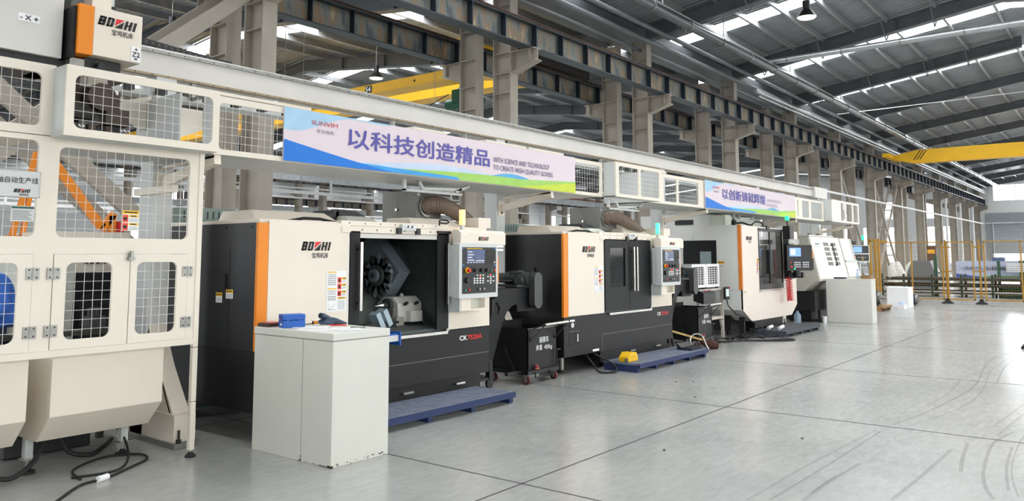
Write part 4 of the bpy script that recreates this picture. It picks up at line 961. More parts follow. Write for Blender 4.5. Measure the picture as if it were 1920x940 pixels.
q = MB(); q.flat = True; q.box(-.335, -.195, .135, .1385, 3.20, 3.255, M_white); q.text('- X +', (-.322, .132, 3.21), h=.034, w=.115, m=M_ink, bold=.02); q.build('axis_sticker', parent=t)
q = MB(); q.box(.16, .30, .16, .30, 3.39, 5.2, M_cream); q.box(.30, .34, .2, .26, 3.39, 5.0, M_ltgrey)
for k in range(14): q.box(.305, .345, .19, .2, 3.45 + .12 * k, 3.47 + .12 * k, M_ink)
q.build('vertical_arm', parent=t)
q = MB(); q.box(-.14, .05, .25, .45, 3.36, 4.6); q.build('cable_guide', M_dark, t)
q = MB(); q.box(.16, .30, .16, .3, 2.80, 3.02, M_cream); q.box(.10, .36, .1, .4, 2.95, 3.02, M_dark); q.box(.0, .1, .1, .3, 2.93, 3.0, M_zinc); q.cyl((.2, .1, 2.96), (.2, .04, 2.96), .03, M_dark, 12); q.build('arm_coupling', parent=t)
Mg = mat('gripper_brown_steel', (62, 52, 44), .45, .5, var=.25, scale=12)
q = MB(); q.box(.02, .36, .08, .42, 2.66, 2.80, Mg); q.cyl((.18, .06, 2.72), (.18, -.04, 2.72), .10, Mg, 18); q.box(.0, .12, .0, .3, 2.56, 2.66, M_iron); q.box(.25, .42, .05, .35, 2.54, 2.66, Mg)
q.cyl((.05, .2, 2.56), (.05, .2, 2.48), .07, Mg, 16); q.cyl((.34, .2, 2.54), (.34, .2, 2.45), .08, M_iron, 16); q.cyl((.15, .05, 2.6), (-.06, .05, 2.6), .06, M_iron, 16)
for a in range(3):
    q.box(.0 + .12 * a, .05 + .12 * a, .02, .08, 2.44, 2.52, Mg)
q.box(.1, .3, -.02, .0, 2.755, 2.785, M_white); q.box(-.05, .0, .05, .12, 2.46, 2.54, M_orange if 0 else mat('brass_part', (170, 120, 50), .4, .7))
q.build('gripper', parent=t)
# folded white plates behind the mesh (arm mounts)
q = MB(); q.prism([(3.06, 2.83), (3.12, 2.88), (3.34, 2.95), (3.34, 2.66), (3.26, 2.64), (3.12, 2.72)], 'y', 6.55, 6.57, M_cream2)
tag(q.build('mounting_plate'), 'folded cream plate behind the mesh right beside the gripper', 'plate')
q = MB(); q.prism([(3.5, 2.9), (3.85, 2.9), (3.85, 2.72), (3.62, 2.62), (3.5, 2.62)], 'y', 6.6, 6.62, M_cream2)
tag(q.build('mounting_plate'), 'cut-off cream plate behind the mesh, at the right of the gripper window', 'plate')
# ---- slogan banners
def banner(x0, x1, z0, z1, y, main, en, label, sc=1.0, faint=False, dz=0.0):
    t = thing('slogan_banner', label, 'banner', (x0, y, 0))
    L, H = x1 - x0, z1 - z0
    q = MB(); q.box(0, L, 0, .012, z0, z1, M_bannerbg); q.flat = True
    def wave(fn_lo, fn_hi, a, b, m, lift):
        n = 40; v = []
        for k in range(n + 1):
            u = a + (b - a) * k / n; v += [(u * L, -lift, z0 + H * fn_lo(u)), (u * L, -lift, z0 + H * max(fn_lo(u), fn_hi(u)))]
        q.add(v, [(2 * i, 2 * i + 2, 2 * i + 3, 2 * i + 1) for i in range(n)], m)
    Z = lambda u: 0.0
    C = lambda a, b, s: a + (b - a) * (3 * s * s - 2 * s ** 3)
    wave(lambda u: 1 - (.0 if u > .28 else .42 * math.cos(u / .28 * PI / 2) * (.55 + .45 * math.sin(u * 20 + 1.2))), lambda u: 1.0, 0, .28, M_bsky, .001)
    wave(Z, lambda u: C(.10, .30, (u - .1) / .35) if u < .45 else C(.30, .12, min(1, (u - .45) / .35)), .1, .8, M_blblue, .0015)
    wave(Z, lambda u: C(.02, .30, (u - .5) / .2) if u < .7 else C(.30, .06, min(1, (u - .7) / .2)), .5, .9, mat('banner_mid_blue_print', (92, 170, 218), .55), .002)
    wave(Z, lambda u: .10 + .10 * math.sin((u - .3) * 4.4) if u < .75 else .2 + (u - .75) * .45, .27, 1.0, M_bgreen, .003)
    wave(Z, lambda u: (u - .72) / .28 * .27, .72, 1.0, M_bylw, .0035)
    wave(Z, lambda u: max(.0, .16 - .2 * u) if u < .5 else .0, .05, .5, mat('banner_cyan_print', (60, 160, 226), .55), .004)
    wave(Z, lambda u: .40 * (1 - u / .29) ** 1.15 if u < .29 else 0, 0, .29, M_bblue, .005)
    q.build('printed_sheet', parent=t)
    q = MB(); q.flat = True
    q.text(main, (L * .155, -.006, z0 + H * (.40 + dz)), w=L * .455, h=H * .40, m=M_violet, bold=.016)
    q.text('SUNVIM', (L * .063, -.006, z0 + H * .745), w=L * .065, h=H * .085, m=mat('banner_logo_red', (196, 76, 90), .6)); q.text('孚日电机', (L * .075, -.006, z0 + H * .60), w=L * .045, h=H * .07, m=mat('banner_grey_ink', (110, 110, 130), .6))
    m = mat('banner_faint_ink', (190, 182, 206), .6) if faint else mat('banner_text_ink', (84, 78, 120), .6)
    q.text(en[0], (L * .625, -.006, z0 + H * (.54 + dz)), w=L * en[2], h=H * .125, m=m, bold=.004); q.text(en[1], (L * .625, -.006, z0 + H * (.33 + dz)), w=L * en[3], h=H * .14, m=m, bold=.004)
    q.build('lettering', parent=t)
banner(4.22, 8.93, 2.425, 2.912, 5.885, '以科技创造精品', ('WITH SCIENCE AND TECHNOLOGY', 'TO CREATE HIGH-QUALITY GOODS', .245, .26), 'large slogan banner with violet Chinese characters above the open-door lathe')
banner(13.12, 17.95, 2.43, 2.925, 5.885, '以创新铸就辉煌', ('CAST MAGNIFICENTLY', 'BY INNOVATION', .18, .13), 'smaller-looking slogan banner above the grey machining centre', faint=True)
# ================================================================== MACHINING CENTRE, SLANT LATHE, CABINETS
t = thing('machining_centre', 'tall grey and cream machining centre with glass doors, third along the aisle', 'machine tool', (14.73, 5.9, 0))
M_g3 = mat('mid_grey_sheet', (224, 224, 220), .45, var=.015)
M_cr3 = mat('cream_pink_sheet', (232, 220, 208), .42, var=.015)
q = MB(); q.prism(rect(0, 2.3, .53, 2.17), 'x', 0, .03, M_g3, [rect(.30, 1.0, .93, 1.84)]) if 0 else None
q = MB()
# side sheet, in local y-z, with recessed dark door
q.prism(rect(.03, 2.3, .53, 2.17), 'x', 0, .02, M_g3, [rect(.50, 1.22, .98, 1.88)]); q.box(.02, 2.9, 2.2, 2.3, .53, 2.17, M_g3); q.box(.02, 2.9, .6, 2.3, 2.15, 2.17, M_g3); q.box(-.002, 0, .03, 2.3, .905, .909, M_seam)
q.box(-.002, 0, 1.0, 1.003, 1.9, 2.0, M_seam)
q.build('side_sheet', parent=t)
q = MB(); q.prism(rect(.50, 1.22, .98, 1.88), 'x', .015, .03, M_black, [rect(.62, .86, 1.25, 1.66)]); q.build('side_door', parent=t)
q = MB(); q.box(.02, .025, .62, .86, 1.25, 1.66); q.build('side_window', mat('pale_window_film', (138, 156, 158), .15, var=.05), t)
q = MB(); q.flat = True; warn_label(q, -.003, .47, 1.33, .13, .14, 0, (0, -1, 0)); q.build('side_sticker', parent=t)
q = MB(); q.box(-.012, .02, -.012, .06, .92, 2.175); q.build('orange_trim', mat('deep_orange_stripe', (226, 128, 40), .42), t, bevel=.003)
q = MB(); q.prism([(.02, .909), (.02, .53), (.45, .296), (2.78, .286), (3.15, .505), (3.13, 2.10), (2.74, 2.15), (.13, 2.17), (.06, 2.17), (.06, .909)], 'y', 0, .03, M_cr3, [rect(.91, 2.30, .89, 2.10)])
q.prism([(0.0, .53), (.02, .53), (.45, .296), (.45, .31)], 'y', .03, 1.2, M_g3); q.box(.02, .03, .0, .03, .53, .909, M_cr3)
q.build('front_sheet', parent=t, bevel=.003)
q = MB(); q.prism(rect(.91, 2.30, .89, 2.10), 'y', -.01, .02, M_dark, [rect(.94, 1.53, 1.0, 2.07), rect(1.58, 2.27, 1.0, 2.07)]); q.build('door_frame', parent=t)
q = MB(); q.box(.94, 1.53, .0, .008, 1.0, 2.07); q.build('glass_door', G_dark, t); q = MB(); q.box(1.58, 2.27, .0, .008, 1.0, 2.07); q.build('glass_door', G_dark, t)
q = MB(); q.prism(rrect(1.30, 1.62, 1.20, 1.70, .03), 'y', -.09, -.01, M_dark); q.box(1.53, 1.56, -.10, -.09, 1.2, 1.7, mat('dark_red_strip', (80, 30, 28), .5)); q.box(1.6, 1.63, -.10, -.09, 1.2, 1.7, mat('dark_red_strip', (80, 30, 28), .5)); q.build('door_grip', parent=t, bevel=.008)
q = MB(); q.box(.9, 2.32, -.03, 0, .86, .89); q.build('door_sill', M_steel, t)
q = MB(); q.box(.9, 2.35, -.02, .03, 2.10, 2.135); q.box(1.35, 1.5, -.03, .0, 2.1, 2.2, M_dark); q.mats = q.mats or []; q.build('door_rail', M_cr3, t)
q = MB(); q.box(.3, 2.7, 1.0, 1.02, .6, 2.1, mat('chamber_grey_steel', (84, 92, 90), .4)); q.box(.3, 2.7, .03, 1.0, .88, .9, mat('chamber_grey_steel', (84, 92, 90), .4)); q.box(1.2, 1.6, .5, 1.0, 1.5, 2.1, M_iron); q.box(1.0, 1.9, .3, .8, 1.1, 1.16, M_zinc); q.cyl((1.4, .45, 1.5), (1.4, .45, 1.3), .06, M_steel, 14); q.build('work_chamber', parent=t)
q = MB(); q.flat = True; logo(q, (.27, -.004, 1.885), .26); q.build('logo_lettering', parent=t)
q = MB(); q.flat = True; warn_label(q, .80, -.004, 1.22, .09, .30, 2); warn_label(q, .06, -.004, .84, .14, .05, 0); q.build('front_sticker', parent=t)
q = MB(); q.box(.05, 2.7, .62, 2.2, 2.17, 2.40, M_g3); q.box(.03, .05, 1.0, 1.4, 2.2, 2.3, M_dark); q.box(.0, .3, .3, .60, 2.17, 2.38, mat('pale_green_cover', (206, 212, 196), .5)); q.build('roof_cover', parent=t, bevel=.004)
q = MB(); q.tube([(.3, .55, 2.2), (.5, .45, 2.30), (.8, .4, 2.24), (1.1, .4, 2.26), (1.4, .3, 2.2)], .018, M_rub, 8); q.tube([(1.0, .2, 2.18), (1.2, .15, 2.28), (1.4, .1, 2.26), (1.42, .05, 2.15)], .014, M_rub, 8); q.box(.7, .8, .4, .5, 2.2, 2.3, M_dark); q.build('roof_cable', parent=t, smooth=True)
q = MB(); q.box(.25, 2.6, .35, 2.0, .1, .53, M_black2); q.box(.9, 2.5, .12, .35, .12, .32, M_black2); q.box(.3, .36, .1, .2, .0, .5, M_dark)
for x in (.5, 1.5, 2.5): q.cyl((x, .5, 0), (x, .5, .12), .05, M_iron, 12)
q.build('machine_bed', parent=t)
# pendant column, arm, console facing the aisle/camera
q = MB(); q.box(2.36, 2.62, -.16, .0, 1.08, 2.22, M_dark); q.box(2.62, 2.68, -.14, .0, 1.15, 2.0, M_ltgrey); q.build('pendant_column', parent=t, bevel=.01)
q = MB(); q.box(2.68, 2.95, -.12, .1, 1.82, 2.10); q.build('pendant_box', M_cr3, t)
q = MB(); q.cyl((2.45, -.08, 2.22), (2.45, -.08, 2.36), .012, M_ink, 8); q.tube([(2.45, -.08, 2.34), (2.45, -.08, 2.36), (2.45, -.08, 2.42), (2.45, -.08, 2.45)], [.04, .045, .045, .02], M_lampgreen2, 16); q.build('beacon_lamp', parent=t, smooth=True)
q = MB(); q.box(2.50, 2.62, -.36, -.16, 1.1, 1.22); q.build('pendant_arm', M_dark, t)
c = thing('pendant_console', 'black pendant console with blue-white screen at the machining centre', 'control panel', (16.62, 5.66, 0), math.radians(-38))
q = MB(); q.prism(rrect(0, .60, 1.26, 1.80, .02), 'y', 0, .08, M_dark); q.box(.6, .63, .0, .07, 1.28, 1.52, M_dark); q.prism([(.6, 1.5), (.62, 1.52), (.62, 1.68), (.6, 1.7)], 'y', 0, .06, M_orange); q.build('console_housing', parent=c, bevel=.004)
q = MB(); q.box(.06, .33, -.004, 0, 1.56, 1.74, M_screen2); q.box(.08, .20, -.006, -.004, 1.59, 1.72, M_white); q.build('screen', parent=c)
q = MB()
for r in range(3):
    for k in range(9):
        if k == 4: continue
        q.box(.17 + .04 * k, .19 + .04 * k, -.008, 0, 1.33 + .045 * r, 1.355 + .045 * r, M_white)
q.cyl((.08, 0, 1.43), (.08, -.012, 1.43), .015, M_red, 12); q.cyl((.09, 0, 1.34), (.09, -.02, 1.34), .02, M_red, 14); q.cyl((.17, 0, 1.30), (.17, -.012, 1.30), .014, M_lampgreen2, 12); q.build('keypad', parent=c)
q = MB(); q.prism(rrect(.05, .3, 1.82, 1.92, .015), 'y', 0, .2, M_zinc); q.flat = True; q.text('VMC', (.1, -.003, 1.85), h=.04, m=M_white); q.build('name_housing', parent=c)
q = MB(); q.cyl((.26, .05, 1.14), (.26, .05, 1.26), .07, M_dark, 14); q.build('swivel_joint', parent=c, smooth=True)
# coiled red air hose
q = MB(); pts = []
for k in range(170):
    a = k * .5; s = k / 169; pts.append((16.86 + .065 * math.cos(a) + .05 * s, 5.72 + .065 * math.sin(a), 1.12 - .50 * s ** .8))
q.tube(pts, .0085, M_red, 6); q.tube([(16.97, 5.72, .62), (17.0, 5.75, .75), (17.02, 5.76, 1.12)], .011, M_red, 6); q.cyl((16.9, 5.72, 1.12), (16.9, 5.72, 1.2), .02, M_dark, 10)
tag(q.build('coiled_air_hose', smooth=True), 'coiled red air hose hanging below the black pendant console', 'air hose')
# water jug beside the machine
q = MB(); q.tube([(18.02, 5.95, 0), (18.02, 5.95, .02), (18.02, 5.95, .25), (18.02, 5.95, .31), (18.02, 5.95, .34)], [.07, .075, .075, .03, .03], G_clear, 16); tag(q.build('water_jug', smooth=True), 'clear plastic jug on the floor right of the machining centre', 'jug')
# ---- slant-bed lathe, fourth
t = thing('slant_bed_lathe', 'cream slant-bed lathe with slotted sliding cover, fourth along the aisle', 'machine tool', (19.05, 5.75, 0))
M_c4 = mat('warm_white_cover', (240, 232, 222), .4, var=.015); M_c4s = mat('warm_grey_side', (196, 192, 180), .45, var=.02)
pro = [(0, .98), (.0, 1.03), (.22, 2.03), (.62, 2.05), (1.5, 2.05), (1.5, .74), (.35, .74), (.12, .96)]
q = MB(); q.prism(pro, 'x', 0, 3.6, M_c4s); q.build('housing', parent=t, bevel=.004)
def slant(x0, x1, d, s0=0.0, s1=1.0, m=None, qq=None):   # sheet lying on the slanted front, d proud of it
    nx, nz = -.977, .215; P = lambda s: (.0 + .22 * s + nx * 0, 1.03 + 1.0 * s)
    (ya, za), (yb, zb) = P(s0), P(s1); qq.prism([(ya, za), (yb, zb), (yb - d * .977, zb + d * .215), (ya - d * .977, za + d * .215)], 'x', x0, x1, m)
q = MB(); slant(.03, 2.35, .02, -.01, 1.0, M_c4, q)
c4 = q.build('sliding_cover', parent=t, bevel=.003)
q = MB()
for r in range(5):
    for k in range(10):
        xx = .95 + .085 * k + (.18 if k > 4 else 0) + .0 * r; s = .30 + .12 * r; slant(xx, xx + .05, .023, s, s + .085, M_ink, q)
q.build('vent_grille', parent=c4)
q = MB(); y = lambda s, d: (.22 * s - d * .977, 1.03 + s + d * .215)
for a, b_ in (((1.50,) + y(.30, .03), (1.50,) + y(.30, .07)), ((1.50,) + y(.80, .03), (1.50,) + y(.80, .07))): q.bar(a, b_, .03, .03, M_ink)
q.bar((1.50,) + y(.28, .07), (1.50,) + y(.82, .07), .03, .02, M_ink); q.build('cover_handle', parent=c4)
q = MB(); slant(.30, .62, .024, .74, .82, mat('pale_green_label', (206, 222, 208), .5), q); slant(.30, .62, .025, .81, .835, M_green, q); q.build('name_plate', parent=t)
q = MB(); q.prism([(0, 1.03), (.22, 2.03), (.62, 2.05), (.62, .9)], 'x', 2.38, 2.46, M_ltgrey); slant(2.46, 3.3, .018, .42, .99, M_c4, q); slant(2.46, 3.5, .05, .38, .42, M_ltgrey, q); slant(2.46, 3.55, .02, 0, .38, M_c4, q); q.build('end_cover', parent=t)
q = MB(); q.box(.0, 3.5, .12, 1.5, .28, .74, M_dark); q.box(.25, 3.4, .3, 1.4, .05, .28, M_black2); q.box(1.0, 1.1, .11, .12, .4, .62, M_white); q.box(.3, .36, .1, .16, 0, .3, M_dark); q.build('base_cabinet', parent=t)
q = MB(); q.tube([(.8, .5, 2.05), (.9, .5, 2.12), (1.1, .5, 2.10), (1.4, .5, 2.06)], .015, M_rub, 8); q.cyl((1.5, .5, 2.08), (1.7, .5, 2.1), .035, M_dark, 12); q.box(.3, 2.3, .3, .6, 2.05, 2.08, M_c4); q.build('roof_fitting', parent=t, smooth=True)
c = thing('pendant_console', 'grey pendant console with bright blue screen at the slant-bed lathe', 'control panel', (22.65, 5.95, 0), math.radians(-34))
q = MB(); q.prism(rrect(0, .60, 1.40, 1.86, .015), 'y', 0, .1, M_ltgrey); q.box(.03, .57, -.004, 0, 1.64, 1.84, M_dark); q.box(.03, .57, -.004, 0, 1.43, 1.61, M_dark); q.build('console_housing', parent=c, bevel=.004)
q = MB(); q.box(.05, .34, -.007, -.003, 1.66, 1.82); q.build('screen', M_screen2, c)
q = MB(); q.cyl((.09, 0, 1.47), (.09, -.02, 1.47), .02, M_lampgreen2, 12); q.cyl((.1, 0, 1.54), (.1, -.02, 1.54), .02, M_red, 12); q.cyl((.32, 0, 1.57), (.32, -.02, 1.57), .015, M_red, 12); q.cyl((.34, 0, 1.48), (.34, -.02, 1.48), .02, M_yellow, 12)
for k in range(5): q.box(.2 + .06 * k, .225 + .06 * k, -.01, 0, 1.52, 1.54, M_white)
q.build('keypad', parent=c)
q = MB(); q.cyl((.3, .06, 0.0), (.3, .06, 1.40), .035, M_ltgrey, 12); q.box(.1, .5, -.05, .2, 0, .03, M_iron); q.cyl((.45, .06, 1.86), (.45, .06, 2.02), .01, M_ink, 8); q.tube([(.45, .06, 2.0), (.45, .06, 2.02), (.45, .06, 2.1), (.45, .06, 2.13)], [.03, .035, .035, .015], M_lampgreen2, 14); q.box(.0, .15, .0, .15, 1.88, 1.97, M_dark); q.build('stand', parent=c, smooth=True)
# ---- sheet metal cabinets in the aisle
M_cab = mat('pale_green_white_cabinet', (214, 214, 204), .42, var=.02, scale=3, bump=.06, bscale=120)
M_chip = mat('chipped_paint', (70, 66, 60), .7)
t = thing('steel_cabinet', 'pale off-white steel cabinet with papers and a blue case on top, in front', 'cabinet', (3.90, 4.757, 0))
q = MB(); q.box(0, .572, 0, 1.005, .0, .93, M_cab); q.build('cabinet_body', parent=t, bevel=.004)
q = MB(); q.box(-.004, .576, -.004, 1.009, .934, .992, M_cab); q.build('top_panel', parent=t, bevel=.005)
q = MB(); q.box(-.0015, 0, .360, .363, .06, .93, M_seam); q.box(-.001, .002, .0, 1.0, .929, .934, M_seam); q.box(0, .57, -.001, .002, .929, .934, M_seam); q.build('panel_seam', parent=t)
random.seed(3); q = MB()
for k in range(26):
    a = random.random(); w = .006 + .02 * random.random(); h = .003 + .007 * random.random()
    if k % 2: y0 = .02 + .36 * a * a; q.box(-.001, .0, y0, y0 + w, .004, .004 + h + (.01 if a < .1 else 0), M_chip)
    else: x0 = .02 + .53 * a; z0 = .004 + .02 * random.random(); q.box(x0, x0 + w, -.001, 0, z0, z0 + h, M_chip)
q.box(-.001, 0, .358, .366, 0, .05, M_ink); q.box(-.001, .02, -.001, .03, 0, .02, M_chip); q.build('chipped_edge', parent=t)
q = MB(); q.box(.576, .62, .30, .33, .80, .90, M_cab); q.build('side_lug', parent=t)
t = thing('steel_cabinet', 'grey-white steel cabinet with a bottle and carton on top, beyond the pallets', 'cabinet', (19.6, 4.75, 0), math.radians(4))
q = MB(); q.box(0, .57, 0, 1.0, 0, 1.0, M_cab); q.build('cabinet_body', parent=t, bevel=.006)
q = MB(); q.box(-.004, .574, -.004, 1.004, 1.0, 1.025, M_cab); q.build('top_panel', parent=t, bevel=.005)
ct = 1.0255
q = MB(); q.tube([(19.85, 5.1, ct), (19.85, 5.1, ct + .02), (19.85, 5.1, ct + .15), (19.85, 5.1, ct + .18), (19.85, 5.1, ct + .2)], [.03, .034, .034, .015, .015], G_clear, 16); q.cyl((19.85, 5.1, ct + .2), (19.85, 5.1, ct + .225), .018, M_bluebox, 12); q.cyl((19.85, 5.1, ct + .06), (19.85, 5.1, ct + .12), .0345, M_blblue, 16)
tag(q.build('water_bottle', smooth=True), 'small clear water bottle with blue cap on the far cabinet', 'bottle')
q = MB(); q.box(19.75, 20.05, 4.80, 5.02, ct, ct + .07); q.box(19.73, 20.07, 4.79, 5.03, ct + .068, ct + .075); tag(q.build('cardboard_carton', M_card), 'low brown cardboard carton on the far cabinet', 'carton')
q = MB(); q.box(19.65, 19.85, 5.35, 5.6, ct, ct + .035); tag(q.build('binder', M_navy, bevel=.004), 'dark navy binder lying on the far cabinet', 'binder')
q = MB(); q.tube([(19.12, 5.68, 0), (19.12, 5.68, .1), (19.12, 5.68, .16)], [.045, .045, .05], M_white, 14); tag(q.build('plastic_cup', smooth=True), 'white plastic cup on the floor at the far cabinet corner', 'cup')
# ---- things on the near cabinet (top at .9925)
T = .9925
t = thing('tool_case', 'bright blue plastic case on the near cabinet', 'case', (3.925, 5.42, T), math.radians(-21))
q = MB(); q.box(0, .185, 0, .14, 0, .06); q.build('case_base', M_bluebox, t, bevel=.006)
q = MB(); q.box(.0, .185, 0, .14, .062, .108); q.build('case_lid', M_bluebox, t, bevel=.006)
q = MB(); q.box(.03, .05, -.004, 0, .052, .07, M_bluebox); q.box(.13, .15, -.004, 0, .052, .07, M_bluebox); q.box(-.001, .0, .03, .08, .02, .035, M_white); q.build('case_latch', parent=t)
q = MB(); q.box(3.915, 4.05, 5.60, 5.75, T, T + .028, mat('dark_wood_box', (58, 34, 26), .5, var=.2)); q.box(3.94, 4.045, 5.61, 5.74, T + .028, T + .036, mat('salmon_cover', (196, 112, 92), .6)); tag(q.build('notebook_box', bevel=.003), 'dark brown flat box with salmon lid behind the blue case', 'box')
q = MB(); q.cyl((4.18, 5.50, T + .008), (4.36, 5.45, T + .02), .005, mat('pencil_brown', (110, 70, 50), .6), 8); tag(q.build('wood_stick'), 'thin brown stick lying beside the blue case', 'stick')
t = thing('air_duster', 'dark blue-grey air tool with round nozzle on the papers of the near cabinet', 'hand tool', (4.33, 5.42, T + .003), math.radians(-35))
Ma = mat('tool_blue_grey', (58, 72, 92), .3, .3, var=.25, scale=30)
q = MB(); q.tube([(-.04, 0, .022), (.0, 0, .03), (.05, 0, .034), (.10, 0, .026), (.16, .0, .014), (.2, 0, .006)], [.012, .026, .032, .03, .016, .005], Ma, 14); q.tube([(-.03, -.02, .016), (.03, -.03, .02), (.09, -.02, .014)], [.012, .018, .012], Ma, 10); q.build('tool_body', parent=t, smooth=True)
q = MB(); q.tube([(-.025, -.045, .078), (.0, -.01, .074), (.05, .01, .05)], [.024, .024, .018], Ma, 16); q.cyl((-.027, -.048, .0782), (-.0245, -.0445, .078), .018, M_ink, 16); q.build('nozzle', parent=t, smooth=True)
q = MB(); q.cyl((-.075, .01, .018), (-.045, .005, .02), .013, M_orange, 12); q.cyl((-.09, .013, .018), (-.075, .01, .018), .015, M_dark, 12); q.build('air_coupling', parent=t, smooth=True)
for i, (x, y, a, w, h, lb) in enumerate(((3.97, 4.98, 12, .20, .29, 'white printed sheet at the front edge of the near cabinet'), (4.05, 4.84, -20, .21, .29, 'white printed sheet overlapping the others on the near cabinet'), (4.12, 5.12, 40, .2, .28, 'white sheet under the air tool on the near cabinet'))):
    q = MB(); q.box(0, w, 0, h, 0, .0012, M_white)
    for k in range(9): q.box(.02, w - .02 - .02 * (k % 3), .03 + .025 * k, .034 + .025 * k, .0012, .0014, M_seam)
    o = q.build('paper_sheet', None, None, (x, y, T + .0004 + .0014 * i), (0, 0, math.radians(a))); tag(o, lb, 'paper', 'papers on the near cabinet')
q = MB(); q.box(0, .03, 0, .10, .0, .012, M_zinc); q.box(.004, .026, .1, .12, .004, .01, M_dark); tag(q.build('small_gauge', None, None, (4.33, 4.90, T), (0, 0, .5)), 'small steel gauge at the right edge of the papers', 'gauge')
q = MB(); q.cyl((4.40, 5.2, T + .006), (4.30, 5.3, T + .006), .005, M_red, 8); tag(q.build('marker_pen'), 'slim reddish pen on the near cabinet', 'pen')
# blue framed drawer slide sticking out behind the cabinet at machine 1
q = MB(); q.box(5.25, 5.50, 5.72, 5.86, .74, .80, M_ltgrey); q.box(5.50, 5.515, 5.70, 5.88, .70, .83, M_bluebox); q.box(5.25, 5.5, 5.72, 5.74, .80, .815, M_bluebox); q.box(5.25, 5.3, 5.72, 5.9, .70, .74, M_ltgrey)
tag(q.build('slide_tray'), 'small grey tray with blue end plate at the open-door lathe sill', 'tray')
# ---- robot teaching table
t = thing('robot_table', 'aluminium profile table holding a caged white box, before the machining centre', 'table', (13.45, 6.2, 0))
M_alu = mat('aluminium_profile', (206, 200, 190), .35, .3, var=.04)
def leg(x, y):
    q = MB(); q.box(x, x + .05, y, y + .05, .0, .93); q.build('leg', M_alu, t)
for x, y in ((0, 0), (1.05, 0), (0, .45), (1.05, .45)): leg(x, y)
q = MB(); q.box(-.02, 1.12, -.02, .52, .93, .96); q.build('table_top', M_alu, t)
q = MB(); q.box(.05, 1.05, 0, .5, .38, .43); q.bar((.1, .03, .35), (.0, .03, .2), .04, .04); q.bar((1.0, .03, .35), (1.07, .03, .2), .04, .04); q.build('shelf', M_alu, t)
t2 = thing('caged_box', 'white framed box with barred double doors on the aluminium table', 'box', (13.22, 6.22, .961))
for i in range(2):
    x0 = .0 + .61 * i; q = MB(); q.prism(rect(x0, x0 + .59, .03, .46), 'y', 0, .03, M_white, [rect(x0 + .07, x0 + .52, .08, .41)])
    for k in range(7): q.box(x0 + .07, x0 + .52, .01, .02, .12 + .042 * k, .128 + .042 * k, M_white)
    for k in range(3): q.box(x0 + .17 + .11 * k, x0 + .18 + .11 * k, .01, .02, .08, .41, M_white)
    q.build('barred_door', parent=t2)
q = MB(); q.box(0, 1.2, .04, .4, .03, .46, mat('servo_grey', (92, 88, 84), .5, var=.2, scale=20)); q.box(-.01, .0, .0, .4, .03, .46, M_ltgrey); q.build('box_body', parent=t2)
q = MB()
for x in (.05, .55, .65, 1.15): q.box(x - .02, x + .02, .02, .06, 0, .03)
q.build('foot', M_dark, t2)
t3 = thing('operator_box', 'black sloped switch box on the shelf side of the aluminium table', 'switch box', (13.42, 6.10, .70))
q = MB(); q.prism([(0, .0), (.0, .2), (.12, .25), (.2, .2), (.2, .05)], 'x', 0, .52, M_dark); q.box(.05, .47, -.01, .0, .21, .225, M_dark)
for k in range(5): q.cyl((.08 + .09 * k, .06, .215), (.08 + .09 * k, .06, .245), .014, M_red if k % 2 else M_zinc, 10)
q.build('switch_body', parent=t3, bevel=.006)
t4 = thing('teach_pendant', 'grey teach pendant with pale screen hooked on the aluminium table', 'teach pendant', (14.40, 6.10, .74))
q = MB(); q.prism(rrect(0, .2, .0, .24, .03), 'y', 0, .04, M_dark); q.box(.03, .17, -.003, 0, .06, .2, mat('pale_lcd', (196, 214, 214), .2, emit=(190, 215, 215), estr=.5)); q.cyl((.16, 0, .22), (.16, -.02, .22), .015, M_red, 10); q.build('pendant_body', parent=t4, bevel=.005)
q = MB(); q.tube([(.1, .02, .0), (.12, -.0, -.12), (.25, -.1, -.28), (.55, -.2, -.38), (.85, -.3, -.52), (1.0, -.42, -.66), (1.3, -.62, -.725)], .012, M_rub, 8); q.build('pendant_cable', parent=t4, smooth=True)
# ---- small objects on the floor and pallets
t = thing('foot_pedal', 'yellow foot pedal box at the left end of the second blue pallet', 'foot pedal', (9.60, 5.48, .1205), math.radians(0))
q = MB(); q.box(0, .26, 0, .16, 0, .07, M_yellow); q.prism([(.02, .07), (.08, .125), (.22, .12), (.26, .07)], 'y', 0, .16, M_yellow); q.box(-.01, .03, .01, .06, 0, .05, M_zinc); q.build('pedal_housing', parent=t, bevel=.008)
def cable(name, pts, r, lab, cat='cable', m=M_rub, n=10):
    # smooth the polyline (Catmull-Rom)
    P = [Vector(p) for p in pts]; out = []
    for i in range(len(P) - 1):
        p0, p1, p2, p3 = P[max(i - 1, 0)], P[i], P[i + 1], P[min(i + 2, len(P) - 1)]
        for k in range(n):
            s = k / n; out.append(.5 * ((2 * p1) + (p2 - p0) * s + (2 * p0 - 5 * p1 + 4 * p2 - p3) * s * s + (3 * p1 - p0 - 3 * p2 + p3) * s ** 3))
    out.append(P[-1]); q = MB(); q.tube(out, r, m, 8); return tag(q.build(name, smooth=True), lab, cat)
cable('pedal_cable', [(9.3, 6.0, .24), (9.28, 5.85, .1), (9.2, 5.7, .02), (9.32, 5.55, .02), (9.5, 5.62, .05), (9.53, 5.75, .12), (9.45, 5.95, .22)], .014, 'black cable loop on the floor left of the second blue pallet')
z = .016
random.seed(5)
for i in range(4):
    cx, cy = 14.0 + .42 * i, 5.98 - .10 * i; pts = []
    for k in range(26): a = k * .62 + i; rr = .20 + .08 * math.sin(k * 1.3 + i); pts.append((cx + rr * math.cos(a) * 1.25, cy + rr * .8 * math.sin(a), z + .012 * (k % 5)))
    cable('cable_coil', pts, .013, 'tangled black cable coil on the floor before the machining centre, %s from the left' % ORD[i], 'cable')
